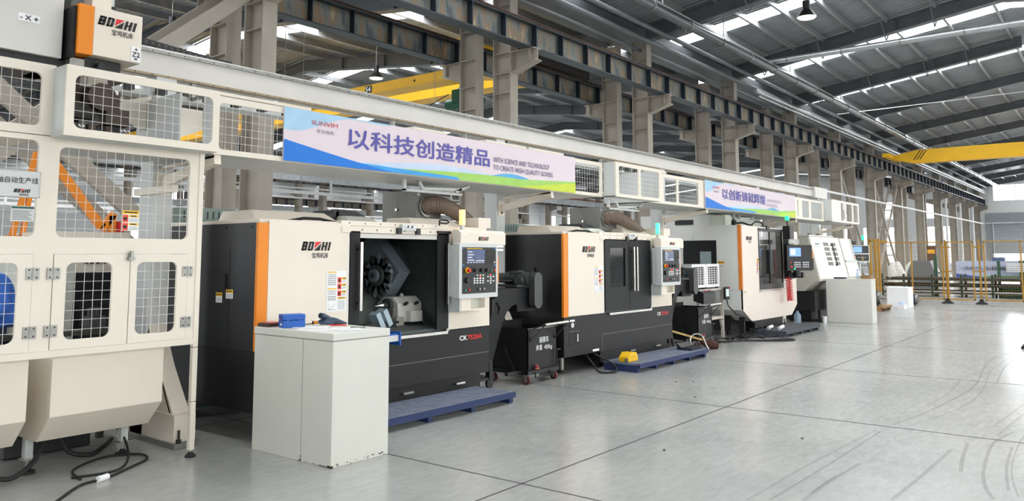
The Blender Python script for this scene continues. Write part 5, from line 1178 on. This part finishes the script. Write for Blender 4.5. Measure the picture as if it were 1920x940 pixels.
cable('floor_cable', [(12.95, 6.0, .014), (13.3, 6.1, .014), (13.7, 6.0, .014), (14.1, 5.75, .014), (14.6, 5.4, .014), (14.9, 5.25, .014), (15.05, 5.1, .014), (14.9, 5.0, .014), (14.6, 5.2, .014), (14.3, 5.6, .014)], .014, 'black cable snaking towards the dark slatted pallet')
cable('floor_cable', [(1.6, 5.55, .012), (1.9, 5.35, .012), (2.2, 5.42, .012), (2.55, 5.75, .012), (2.75, 5.80, .012), (3.0, 5.95, .012), (3.2, 6.1, .012), (3.22, 6.3, .012), (3.0, 6.4, .012), (2.7, 6.2, .012), (2.62, 5.9, .012)], .009, 'thin black cable looping on the floor below the right trough')
cable('floor_cable', [(2.60, 6.0, .012), (2.9, 5.95, .012), (3.1, 6.2, .05), (3.15, 6.5, .2), (3.0, 6.7, .24)], .009, 'thin black cable rising under the right end of the trough')
cable('drain_hose', [(2.1, 6.3, .26), (2.15, 6.25, .1), (2.28, 6.2, .04), (2.45, 6.25, .12), (2.55, 6.35, .26)], .018, 'thick black hose sagging between the two troughs', 'hose')
cable('drain_hose', [(2.75, 6.6, .26), (2.8, 6.55, .08), (2.95, 6.5, .03), (3.1, 6.6, .05), (3.3, 6.9, .03)], .018, 'thick black hose behind the levelling foot under the trough', 'hose')
q = MB(); q.cyl((2.68, 5.77, .02), (2.76, 5.80, .02), .022, M_white, 10); tag(q.build('cable_plug'), 'small white cable plug on the floor below the trough', 'plug')
# broom and dustpan, cloth, hose by the second pallet
t = thing('floor_broom', 'broom with straw-coloured handle end resting by the second blue pallet', 'broom', (12.2, 5.75, 0))
q = MB(); q.bar((-.25, .3, .35), (.35, -.02, .16), .03, .03); q.build('handle', mat('straw_bamboo', (190, 160, 96), .6, var=.15, scale=20), t)
q = MB(); q.tube([(.3, .0, .14), (.45, -.06, .09), (.62, -.1, .05)], [.03, .07, .09], None, 12); q.build('bristle_head', mat('dark_red_bristle', (62, 30, 24), .9, bump=.6), t)
cable('curved_handle', [(12.15, 5.72, .02), (12.1, 5.75, .2), (12.25, 5.75, .28), (12.42, 5.7, .25), (12.5, 5.66, .1), (12.52, 5.62, .02)], .011, 'bent steel tube handle standing on the floor behind the second pallet', 'handle', M_steel)
q = MB(); q.box(11.35, 11.75, 5.38, 5.62, .1205, .15, M_navy); q.prism([(5.38, .15), (5.62, .15), (5.62, .22), (5.55, .16)], 'x', 11.35, 11.75, M_dark); tag(q.build('dust_pan'), 'dark dustpan lying on the right end of the second blue pallet', 'dustpan')
q = MB(); q.cyl((15.15, 5.62, .165), (15.55, 5.7, .165), .035, M_white, 14); q.cyl((15.05, 5.6, .165), (15.15, 5.62, .165), .012, M_zinc, 10); tag(q.build('white_cylinder', smooth=True), 'white plastic cylinder on the dark slatted pallet, rear one', 'cylinder', 'white cylinders on the dark pallet').location = (.3, .05, -.01)
q = MB(); q.cyl((15.40, 5.48, .165), (15.9, 5.58, .165), .035, M_white, 14); q.cyl((15.3, 5.46, .165), (15.4, 5.48, .165), .012, M_zinc, 10); tag(q.build('white_cylinder', smooth=True), 'white plastic cylinder on the dark slatted pallet, front one', 'cylinder', 'white cylinders on the dark pallet').location = (.1, .0, -.01)
q = MB(); q.prism(rrect(17.55, 17.8, 5.55, 5.7, .04), 'z', 0, .04, M_ltgrey); tag(q.build('floor_mop_head'), 'pale flat cloth pad on the floor beyond the dark slatted pallet', 'cloth')
# dark vertical pole leaning beside cart 2 and behind
q = MB(); q.bar((11.95, 5.97, 0), (11.8, 5.99, .78), .03, .02); tag(q.build('leaning_bar', M_dark), 'dark bar leaning against the closed-door lathe right end', 'bar')
# bright litter on the floor
for i, (x, y) in enumerate(((9.15, 4.55), (9.28, 4.38), (5.9, 3.05), (8.3, 3.9), (7.0, 2.3))):
    q = MB(); q.add([(0, 0, .001), (.03, .006, .001), (.035, .02, .006), (.01, .022, .002), (0, 0, .005), (.03, .006, .005), (.035, .02, .01), (.01, .022, .006)], [(0, 1, 2, 3), (4, 5, 6, 7), (0, 1, 5, 4), (1, 2, 6, 5), (2, 3, 7, 6), (3, 0, 4, 7)])
    tag(q.build('metal_chip', M_dark, None, (x, y, 0)), 'tiny dark metal chip lying on the open floor, %s of five' % ORD[i], 'metal chip', 'metal chips on the floor')
# object just entering at the right edge
q = MB(); q.tube([(15.92, 1.50, .012), (16.05, 1.46, .05), (16.3, 1.42, .10), (16.6, 1.4, .12)], [.035, .05, .05, .05], M_rub, 12); tag(q.build('rubber_hose_end', smooth=True), 'black rubber hose end entering at the right edge of the view', 'hose')
# ================================================================== FENCE, FAR STUFF, CRANES, LEFT BACKGROUND
def fence_panel(y0, y1, x, label, posts=True, mid=()):
    t = thing('wire_fence_panel', label, 'fence', (x, y0, 0)); L = y1 - y0
    q = MB(); q.box(-.02, .02, 0, L, 2.0, 2.04); q.box(-.02, .02, 0, L, .12, .16); q.box(-.02, .02, 0, .04, .12, 2.04); q.box(-.02, .02, L - .04, L, .12, 2.04)
    for m_ in mid: q.box(-.02, .02, m_ - .02, m_ + .02, .12, 2.04)
    q.build('panel_frame', M_fence, t)
    q = MB(); n = int(L / .08)
    for k in range(1, n): q.box(-.0015, .0015, k * L / n - .002, k * L / n + .002, .16, 2.0)
    for k in range(1, 12): q.box(-.0015, .0015, 0, L, .16 + k * .153 - .002, .16 + k * .153 + .002)
    q.build('wire_mesh', M_fence, t)
def fence_post(x, y, label, h=2.1):
    t = thing('fence_post', label, 'fence post', (x, y, 0))
    q = MB(); q.box(-.025, .025, -.025, .025, .05, h); q.build('post', M_fence, t)
    q = MB(); q.tube([(0, 0, 0), (0, 0, .03), (0, 0, .07), (0, 0, .10), (0, 0, .16)], [.19, .18, .12, .07, .06], None, 18); q.build('rubber_foot', M_rub, t, smooth=True)
    q = MB()
    for z in (.35, 1.05, 1.85): q.box(-.02, .02, -.16, .16, z - .02, z + .02)
    q.build('clamp', M_fence, t)
fence_panel(4.86, 6.85, 29.4, 'ochre wire fence panel nearest the columns', mid=(.95,))
fence_panel(3.98, 4.76, 29.4, 'narrow ochre wire fence gate leaf between the two footed posts')
fence_panel(1.6, 3.70, 29.4, 'ochre wire fence panel at the right edge of the view', mid=(1.08,))
fence_post(29.5, 4.80, 'ochre fence post on a black rubber foot, left one')
fence_post(29.6, 3.84, 'ochre fence post on a black rubber foot, right one')
fence_post(29.4, 6.95, 'ochre fence post close to the blue-screen console, behind it')
for i, (x, y) in enumerate(((24.6, 5.95), (24.9, 5.88), (25.4, 5.9))):
    q = MB(); q.box(x - .03, x + .03, y - .03, y + .03, 0, 2.08, M_fence); q.box(x - .03, x + .03, y - .25, y + .0, 1.98, 2.02, M_fence)
    tag(q.build('folded_fence_frame'), 'ochre upright of the folded fence beside the console, %s of three' % ORD[i], 'fence frame', 'folded fence uprights')
# timber pallets with motors, white sheet box
pallet(24.1, 5.58, 1.1, .8, 6, 'raw timber pallet carrying a dark blue motor behind the far cabinet', M_wood, .14, 3)
def motor(x, y, z, s, label):
    t = thing('electric_motor', label, 'electric motor', (x, y, z)); M = mat('motor_navy_enamel', (34, 48, 78), .4, var=.1)
    q = MB(); q.cyl((0, 0, .2 * s), (0, .42 * s, .2 * s), .19 * s, None, 20)
    for k in range(14): a = k * PI / 7; q.bar((.19 * s * math.cos(a), .02, .2 * s + .19 * s * math.sin(a)), (.19 * s * math.cos(a), .4 * s, .2 * s + .19 * s * math.sin(a)), .03 * s, .01, None)
    q.box(-.16 * s, .16 * s, .05 * s, .35 * s, 0, .08 * s); q.box(-.08 * s, .08 * s, .1 * s, .3 * s, .37 * s, .45 * s); q.build('motor_body', M, t)
    q = MB(); q.cyl((0, -.07 * s, .2 * s), (0, 0, .2 * s), .16 * s, None, 20); q.cyl((0, -.2 * s, .2 * s), (0, -.07 * s, .2 * s), .03 * s, None, 12); q.build('end_bell', M_zinc, t, smooth=True)
motor(24.45, 5.75, .14, 1.1, 'dark blue electric motor on the raw timber pallet')
motor(27.9, 5.45, 0, .9, 'dark blue electric motor on the floor right of the white sheet box')
t = thing('sheet_box', 'white sheet metal box standing before the ochre fence', 'box', (26.3, 5.34, 0)); q = MB(); q.box(0, .7, 0, .6, 0, .60); q.box(-.01, .71, -.01, .61, .58, .61); q.build('box_body', M_white, t)
q = MB(); q.box(25.5, 25.95, 5.3, 5.48, 0, .12, M_white); q.box(25.55, 25.9, 5.34, 5.46, .12, .2, M_blblue); tag(q.build('paper_carton'), 'small white and pale blue carton on the floor by the timber pallet', 'carton')
# rack benches with bar stock behind the fence
t = thing('bar_stock_rack', 'long low dark rack of bar stock behind the ochre fence', 'rack', (34.0, -3.0, 0))
q = MB()
for y in [k * 1.0 for k in range(12)]: q.box(0, .08, y, y + .08, 0, .86); q.box(.9, .98, y, y + .08, 0, .86)
for z in (.12, .38, .62): q.box(0, .98, 0, 11.1, z, z + .03)
q.build('rack_frame', mat('dark_green_frame', (36, 60, 50), .5), t)
for lv, z in enumerate((.19, .45, .69)):
    for k in range(7):
        q = MB(); q.cyl((.06 + .13 * k, -.2 * (k % 3), z + .01 * (k % 2)), (.06 + .13 * k, 10.2 + .15 * ((k * 3 + lv) % 5), z + .01 * (k % 2)), .05, None, 8); q.build('steel_bar', M_zinc if (k + lv) % 4 == 0 else M_iron, t)
# green posts and machine behind the fence
q = MB(); q.box(35.1, 35.22, 6.03, 6.15, 0, 1.6); q.box(35.1, 35.22, 6.0, 6.2, 0, .05); tag(q.build('green_post', M_green), 'dark green post in the rack behind the fence, left of the slogan board', 'post')
t = thing('green_machine', 'dark green machine with upright frame behind the fence at right', 'machine', (35.3, 1.8, 0))
q = MB(); q.box(0, .8, 0, 1.5, .3, 1.38); q.box(-.1, .0, 2.1, 2.2, 0, 1.5); q.box(-.1, .9, .2, 2.2, 0, .35); q.build('machine_body', M_green, t)
q = MB(); q.box(-.12, .3, 1.95, 2.35, 1.36, 1.50); q.build('drive_head', mat('slate_blue', (74, 100, 140), .5), t)
q = MB()
for k in range(5): q.box(-.1, .0, 1.0, 1.9, .95 + .07 * k, 1.0 + .07 * k)
q.build('white_slat_guard', M_white, t)
t = thing('yellow_label_cabinet', 'brown control cabinet with orange-yellow sign on an aisle column foot', 'control cabinet', (54.0, 9.25, 0))
q = MB(); q.box(-.3, .3, 0, .5, .5, 2.1); q.box(-.34, .34, -.04, .5, 2.1, 2.18); q.box(-.2, .2, .1, .4, 0, .5); q.build('cabinet_body', mat('brown_cabinet', (98, 72, 64), .5), t)
q = MB(); q.box(-.31, -.3, .05, .45, 1.7, 1.95); q.build('yellow_sign', mat('amber_sign', (250, 180, 60), .5), t)
t = thing('grey_hopper', 'grey hopper-shaped machine head behind the fence', 'machine', (38.0, 6.6, 0)); q = MB(); q.prism([(0, .0), (0, .8), (.2, 1.35), (.9, 1.35), (1.1, .9), (1.1, 0)], 'x', 0, .8); q.bar((.4, -.1, .8), (.4, .4, 1.2), .06, .06); q.bar((.4, -.4, .6), (.4, -.4, 1.2), .05, .05); q.build('hopper_body', mat('hopper_grey', (112, 116, 118), .5), t)
for i, (x, y, s) in enumerate(((40.5, 8.6, .3), (41.8, 8.3, .25), (37.6, 8.2, .18), (50, 8.8, .3))):
    q = MB(); q.tube([(0, 0, 0), (0, 0, .1), (0, 0, .7), (.05, .05, 1.1), (0.1, 0, 1.3)], [s, s * 1.05, s * 1.1, s * .7, s * .2], None, 12)
    o = q.build('bulk_bag', mat('white_woven_bag', (222, 220, 212), .8, bump=.5, bscale=6), None, (x, y, 0), smooth=True); tag(o, 'white woven bulk bag near the aisle columns behind the fence, %s of four' % ORD[i], 'bag', 'white bulk bags')
# slogan board at the rack
t = thing('slogan_board', 'pale blue slogan board standing behind the ochre fence', 'banner', (36.0, 2.9, 0))
q = MB(); q.flat = True; q.box(0, .03, 0, 2.6, .72, 1.36, mat('pale_blue_board', (196, 204, 228), .6)); 
n = 24; v = []
for k in range(n + 1): u = k / n; v += [(-.002, 2.6 * (1 - u), .72), (-.002, 2.6 * (1 - u), .72 + .13 * max(0, 1 - u / .35) + (.06 * math.sin((u - .2) * 3.6) if u > .2 else 0))]
q.add(v, [(2 * i, 2 * i + 2, 2 * i + 3, 2 * i + 1) for i in range(n)], mat('board_green_print', (110, 170, 90), .6))
v = []
for k in range(n + 1): u = k / n * .35; v += [(-.004, 2.6 * (1 - u), .72), (-.004, 2.6 * (1 - u), .72 + .14 * (1 - u / .35))]
q.add(v, [(2 * i, 2 * i + 2, 2 * i + 3, 2 * i + 1) for i in range(n)], mat('board_blue_print', (30, 90, 190), .6)); q.build('board', parent=t)
q = MB(); q.flat = True; q.text('一人把关多人忙  人人放心最强', (-.006, 2.45, 1.0), w=1.25, h=.14, m=M_navy, u=(0, -1, 0), bold=.01); q.text('保证品质', (-.006, 1.1, 1.0), w=.9, h=.14, m=M_navy, u=(0, -1, 0), bold=.01); q.build('lettering', parent=t)
for yy in (.1, 2.5): q = MB(); q.box(0, .05, yy - .03, yy + .03, 0, .72); q.build('stand_leg', M_zinc, t)
# ladder brace frames on far columns (X shaped lattice)
for i, (x, s) in enumerate(((37.2, 1), (43.2, 1), (43.2, -1))):
    q = MB(); xa, xb = (x, x + 5.6) if s > 0 else (x + 5.6, x)
    for dy in (10.2, 10.6):
        q.bar((xa, dy, 5.6), (xb, dy, .1), .09, .09)
    for k in range(1, 11): u = k / 11; p = (xa + (xb - xa) * u, 10.2, 5.6 - 5.5 * u); q.bar(p, (p[0], 10.6, p[2]), .05, .05)
    tag(q.build('lattice_brace', M_conc), 'grey ladder-like cross brace between far aisle columns, %s of three' % ORD[i], 'brace', 'lattice braces of the aisle columns')
# X bracing beside the nearest column, seen above and through the cage
for i, (ya, s) in enumerate(((10.2, 1), (10.2, -1), (11.2, 1), (11.2, -1))):
    q = MB(); p, r = ((1.0, ya, .68), (6.85, ya, 5.72)) if s > 0 else ((1.0, ya, 5.56), (6.85, ya, .58))
    q.bar(p, r, .10, .20); d = .0
    o = q.build('cross_brace', M_conc); tag(o, ('grey steel cross brace rising to the nearest column head', 'grey steel cross brace falling to the nearest column foot')[s < 0] + (' in the aisle row' if ya < 11 else ' in the row behind'), 'brace')
q = MB(); q.prism([(3.55, 2.9), (3.85, 3.35), (4.15, 3.1), (3.85, 2.75)], 'y', 10.13, 10.15)
o = q.build('gusset_plate', M_conc); tag(o, 'grey bolted gusset plate at the crossing of the near braces', 'plate')
# ---- overhead cranes
def crane(x, y0, y1, z0, z1, label, stripes=False, number=None):
    t = thing('overhead_crane', label, 'overhead crane', (x, 0, 0))
    s = 1 if y1 > y0 else -1
    q = MB(); q.prism([(y0, z1 - .25), (y0 + s * 1.2, z1), (y1, z1), (y1, z0), (y0 + s * 1.0, z0), (y0, z1 - .38)], 'x', 0, .6, M_craney)
    q.prism([(y0 + s * 1.0, z0 - .012), (y1, z0 - .012), (y1, z0), (y0 + s * 1.0, z0)], 'x', -.05, .37, M_craney); q.build('main_girder', parent=t)
    q = MB(); q.box(-1.2, 1.5, y0 - .15, y0 + .15, 6.44, 6.62); q.build('end_carriage', M_craney, t)
    if stripes:
        q = MB()
        for k in range(3): q.prism([(y0 + s * (1.0 + .14 * k), z0 + .15), (y0 + s * (1.05 + .14 * k), z0 + .15), (y0 + s * (1.38 + .14 * k), z1 - .02), (y0 + s * (1.33 + .14 * k), z1 - .02)], 'x', -.006, -.001)
        q.build('warning_stripe', M_ink, t)
    if number:
        q = MB(); q.flat = True; ny = number[1]; q.box(-.004, -.001, ny - .14, ny + .14, z0 + .03, z0 + .23, M_ink); q.text(number[0], (-.006, ny + .11, z0 + .06), w=.2, h=.14, m=M_white, u=(0, -1, 0), bold=.03)
        for dy in (-1.8, 1.6): q.cyl((-.005, ny + dy, z0 + .13), (-.001, ny + dy, z0 + .13), .035, M_ink, 10)
        q.build('number_plate', parent=t)
    return t
crane(43.0, 9.2, -5.9, 6.18, 6.83, 'yellow overhead crane across the main aisle at right', stripes=True)
crane(14.5, 12.0, 37.9, 6.07, 6.33, 'yellow overhead crane numbered 54 in the second bay', number=('54', 16.4))
crane(16.4, 12.0, 37.9, 6.20, 6.5, 'second yellow crane girder running just behind crane 54')
t = thing('crane_hoist', 'teal electric hoist hanging beside the crane girders', 'hoist', (15.5, 13.4, 5.55))
q = MB(); q.cyl((0, 0, .1), (0, .9, .1), .16, None, 16); q.cyl((0, -.3, .1), (0, 0, .1), .12, None, 14); q.cyl((.0, .1, .42), (0, .5, .42), .12, None, 14); q.box(-.2, .2, .2, .6, .1, .45); q.build('hoist_body', M_green, t, smooth=True)
q = MB(); q.bar((0, .9, .4), (0, 2.2, .0), .02, .02); q.build('cable_arm', M_ink, t)
q = MB(); q.box(14.7, 18.4, 11.62, 11.82, 6.50, 6.72); q.cyl((15.0, 11.66, 6.53), (15.0, 11.78, 6.53), .06, M_iron, 14); tag(q.build('crane_end_carriage', M_craney), 'yellow crane end carriage on the rear girder, glimpsed below the aisle girder', 'crane carriage')
# hanging wires in bay two
for i, (x, y) in enumerate(((9.3, 13.0), (9.9, 13.2), (13.6, 13.0), (14.6, 13.1))):
    q = MB(); q.cyl((x, y, 3.0), (x, y, 6.3), .006, None, 5); tag(q.build('hanging_wire', M_zinc), 'thin wire hanging from the far girder, %s from the left' % ORD[i], 'wire', 'wires hanging from the far girder')
# ---- behind the mesh cage: another machine, orange jib, benches, worker
t = thing('enclosed_machine', 'cream and black machine seen through the cage door mesh', 'machine tool', (3.2, 8.2, 0))
q = MB(); q.box(0, .285, 0, 1.3, 0, 1.62, M_mist); q.box(.22, .95, .3, 1.3, 1.42, 1.83, M_cream); q.build('side_cover', parent=t)
q = MB(); q.box(.287, .95, 0, 1.0, .2, 1.41, M_black); q.box(.35, .9, -.01, 0, .3, 1.2, M_dark); q.build('door_panel', parent=t)
q = MB()
for r in range(2):
    for k in range(4): q.box(.5 + .06 * k, .54 + .06 * k, .29, .30, 1.5 + .06 * r, 1.54 + .06 * r)
q.build('vent_grille', M_ink, t)
t = thing('feeder_rail', 'dark feeder rail with a small motor seen low through the cage mesh', 'conveyor', (2.0, 7.1, 0))
q = MB(); q.box(-.6, 1.45, 0, .2, .90, .94); q.box(-.6, 1.45, 0, .2, .80, .83); 
for x in (-.4, .5, 1.3): q.box(x, x + .05, .05, .1, 0, .8)
q.build('rail_frame', M_iron, t)
q = MB(); q.cyl((1.25, .1, 1.02), (1.25, .1, 1.12), .06, None, 14); q.box(1.18, 1.32, .03, .17, .94, 1.05); q.build('small_motor', M_dark, t)
q = MB()
for k in range(6): q.cyl((-.4 + .2 * k, .1, .94), (-.4 + .2 * k, .1, 1.0), .035, None, 12)
q.build('shaft_part', M_zinc, t)
t = thing('jib_crane', 'orange folding jib arm behind the mesh cage', 'jib crane', (3.9, 9.4, 0))
q = MB(); q.bar((-.18, 0, 2.62), (.37, 0, 1.91), .06, .09); q.bar((.37, 0, 1.88), (.50, 0, 2.08), .06, .07); q.box(.44, .52, -.03, .03, 1.0, 2.05); q.bar((-.35, 0, 2.80), (-.42, 0, 2.45), .05, .055); q.bar((-.47, 0, 2.25), (-.56, 0, 1.80), .05, .055); q.bar((-.41, 0, 2.25), (-.46, 0, 1.80), .05, .035); q.bar((-.35, 0, 2.8), (-.18, 0, 2.62), .04, .04); q.box(.44, .52, -.04, .04, 0, 1.1); q.box(-.62, .52, -.03, .03, 1.74, 1.80); q.box(-.60, -.52, -.04, .04, 0, 1.8); q.box(-.75, .65, -.25, .25, 0, .05); q.build('arm', M_orange, t)
q = MB(); q.box(.54, .60, -.06, .02, 1.86, 1.99); q.build('red_stop_box', M_red, t)
for i, (x, y, w) in enumerate(((3.6, 13.5, 3.5), (9.5, 16.0, 6), (18, 17, 7), (27, 17.5, 7))):
    t = thing('work_bench', 'grey work bench with pale boards in the second bay, %s from the left' % ORD[i], 'bench', (x, y, 0), 0, 'work benches in the second bay')
    q = MB(); q.box(0, w, 0, .8, .95, 1.0)
    for xx in (0.05, w / 2, w - .1): q.box(xx, xx + .06, .05, .75, 0, .95)
    q.build('bench_frame', M_gbox, t)
    q = MB(); q.box(.1, w - .1, .7, .74, 1.05, 1.75); q.build('notice_board', M_white, t)
    q = MB(); q.flat = True
    for k in range(int(w / .5)): q.box(.2 + .5 * k, .5 + .5 * k, .695, .699, 1.25, 1.55, M_blblue if k % 2 else M_bsky)
    q.build('pinned_sheet', parent=t)
for i, (x, y, z, l) in enumerate(((2, 21, 3.6, 24), (0, 26, 3.1, 40), (6, 31, 3.2, 50))):
    q = MB(); q.box(x, x + l, y, y + .12, z, z + .10); q.box(x, x + l, y + .3, y + .36, z + .2, z + .24)
    for k in range(int(l / 3)): q.box(x + 3 * k, x + 3 * k + .06, y + .03, y + .09, 0 if k % 2 == 0 else z, z + (.0 if k % 2 == 0 else .5))
    tag(q.build('supply_trunking', M_white if i % 2 else M_galv), ('pale overhead supply trunking across the second bay, nearest run', 'pale overhead supply trunking across the second bay, second run', 'pale overhead supply trunking across the second bay, third run', 'pale overhead supply trunking in the second bay, farthest run')[i], 'trunking', 'supply trunkings in the second bay')
for i, (x, y, z) in enumerate(((6, 27, 2.4), (14, 27.5, 2.2), (24, 29, 2.6), (38, 31, 2.2))):
    q = MB(); q.box(x, x + 3.2, y, y + 1.6, 0, z, M_ltgrey); q.box(x + 3.25, x + 5, y + .2, y + 1.4, 0, z * .7, M_green); q.box(x + .3, x + 2.8, y - .02, y, z * .55, z * .8, M_bsky)
    tag(q.build('distant_machine'), 'pale machine standing far off in the second bay, %s from the left' % ORD[i], 'machine', 'machines far off in the second bay')
# ---- worker in blue jacket behind the left cage door
t = thing('person', 'person in a blue work jacket bending behind the left cage door', 'person', (2.66, 7.50, 0))
def skin(name, verts, edges, radii, m, parent, sub=2):
    me = bpy.data.meshes.new(name); me.from_pydata(verts, edges, []); o = bpy.data.objects.new(name, me); COL.objects.link(o); o.parent = parent
    md = o.modifiers.new('skin', 'SKIN'); md.use_smooth_shade = True
    lay = me.skin_vertices[0] if me.skin_vertices else None
    if lay is None:
        bm = bmesh.new(); bm.from_mesh(me); bm.verts.layers.skin.verify(); bm.to_mesh(me); bm.free(); lay = me.skin_vertices[0]
    for i, r in enumerate(radii): lay.data[i].radius = (r, r) if not isinstance(r, tuple) else r; lay.data[i].use_root = (i == 0)
    s = o.modifiers.new('sub', 'SUBSURF'); s.levels = sub; s.render_levels = sub
    me.materials.append(m); return o
# facing -x, torso bowed forward over the feeder rail; left/right spread along y
B = [(0, 0, .93), (-.03, 0, 1.08), (-.09, 0, 1.24), (-.15, 0, 1.37), (-.20, 0, 1.44), (-.25, 0, 1.50), (-.28, 0, 1.57), (-.29, 0, 1.63),
     (0, .10, .88), (-.04, .11, .48), (.0, .11, .09), (-.12, .12, .04), (0, -.10, .88), (-.02, -.11, .48), (.04, -.11, .09), (-.08, -.12, .04),
     (-.14, .19, 1.37), (-.13, .24, 1.12), (-.33, .20, 1.03), (-.42, .16, 1.03), (-.14, -.19, 1.37), (-.12, -.24, 1.12), (-.32, -.20, 1.02), (-.41, -.16, 1.02)]
E_ = [(0, 1), (1, 2), (2, 3), (3, 4), (4, 5), (5, 6), (6, 7), (0, 8), (8, 9), (9, 10), (10, 11), (0, 12), (12, 13), (13, 14), (14, 15), (3, 16), (16, 17), (17, 18), (18, 19), (3, 20), (20, 21), (21, 22), (22, 23)]
R_ = [.06, .06, .06, .055, .05, .05, .085, .075, .04, .035, .03, .03, .04, .035, .03, .03, .03, .03, .036, .022, .03, .03, .036, .022]
RC = {0: .135, 1: .13, 2: .15, 3: .14, 8: .10, 9: .072, 10: .06, 12: .10, 13: .072, 14: .06, 16: .085, 17: .062, 18: .048, 20: .085, 21: .062, 22: .048}
skin('body', B, E_, R_, M_skin, t)
J = [0, 1, 2, 3, 16, 17, 18, 20, 21, 22]; mp = {v: i for i, v in enumerate(J)}
vj = [B[v] for v in J]; vj.append((-.19, 0, 1.43)); ej = [(mp[a], mp[b]) for a, b in E_ if a in mp and b in mp] + [(3, 10)]
def grow(r, d): return (r[0] + d, r[1] + d) if isinstance(r, tuple) else r + d
skin('work_jacket', vj, ej, [RC[v] for v in J] + [.06], M_shirt, t)
skin('trousers', [(0, 0, .94), (-.01, 0, 1.05), (0, .085, .84), (-.04, .105, .48), (0, .11, .09), (0, -.085, .84), (-.02, -.105, .48), (.04, -.11, .09)], [(0, 1), (0, 2), (2, 3), (3, 4), (0, 5), (5, 6), (6, 7)], [.125, .125, .10, .074, .06, .10, .074, .06], M_navy, t)
q = MB()
for s in (1, -1): q.tube([(-.355, s * .032, 1.605), (-.362, s * .032, 1.605), (-.366, s * .032, 1.605)], [.010, .009, .004], M_ink, 10)
q.build('eye', parent=t, smooth=True)
q = MB(); q.tube([(-.345, .022, 1.535), (-.353, 0, 1.533), (-.345, -.022, 1.535)], .004, mat('lip_tone', (160, 90, 80), .5), 8); q.build('mouth', parent=t, smooth=True)
q = MB(); q.tube([(-.24, 0, 1.56), (-.25, 0, 1.60), (-.27, 0, 1.66), (-.285, 0, 1.715)], [.085, .10, .095, .03], M_hair, 16); q.build('hair', parent=t, smooth=True)
for s in (1, -1):
    q = MB(); q.tube([(-.02, s * .11, .0), (-.02, s * .11, .05), (.02, s * .11, .11)], [.06, .055, .05], M_dark, 12); q.box(-.2, .04, s * .12 - .05, s * .12 + .05, 0, .06, M_dark); q.build('shoe', parent=t, bevel=.01)
    bx = -.42 if s > 0 else -.41; hz = 1.03 if s > 0 else 1.02
    for k in range(4):
        yy = s * .16 + (k - 1.5) * .018; L = (.062, .07, .067, .052)[k]; q = MB()
        q.tube([(bx - .01, yy, hz), (bx - .05, yy, hz + .004), (bx - .05 - L * .5, yy, hz - .008), (bx - .05 - L * .8, yy, hz - .03)], [.009, .0085, .0075, .006], M_skin, 8); q.build('finger', parent=t, smooth=True)
    q = MB(); q.tube([(bx - .0, s * .16 - s * .025, hz), (bx - .035, s * .16 - s * .045, hz - .005), (bx - .06, s * .16 - s * .045, hz - .02)], [.011, .009, .007], M_skin, 8); q.build('thumb', parent=t, smooth=True)
for s in (1, -1):
    q = MB(); q.tube([(-.27, s * .08, 1.58), (-.27, s * .092, 1.60), (-.27, s * .08, 1.63)], [.008, .014, .008], M_skin, 8); q.build('ear', parent=t, smooth=True)
q = MB(); q.tube([(-.36, 0, 1.62), (-.385, 0, 1.575), (-.36, 0, 1.57)], [.008, .014, .01], M_skin, 8); q.build('nose', parent=t, smooth=True)
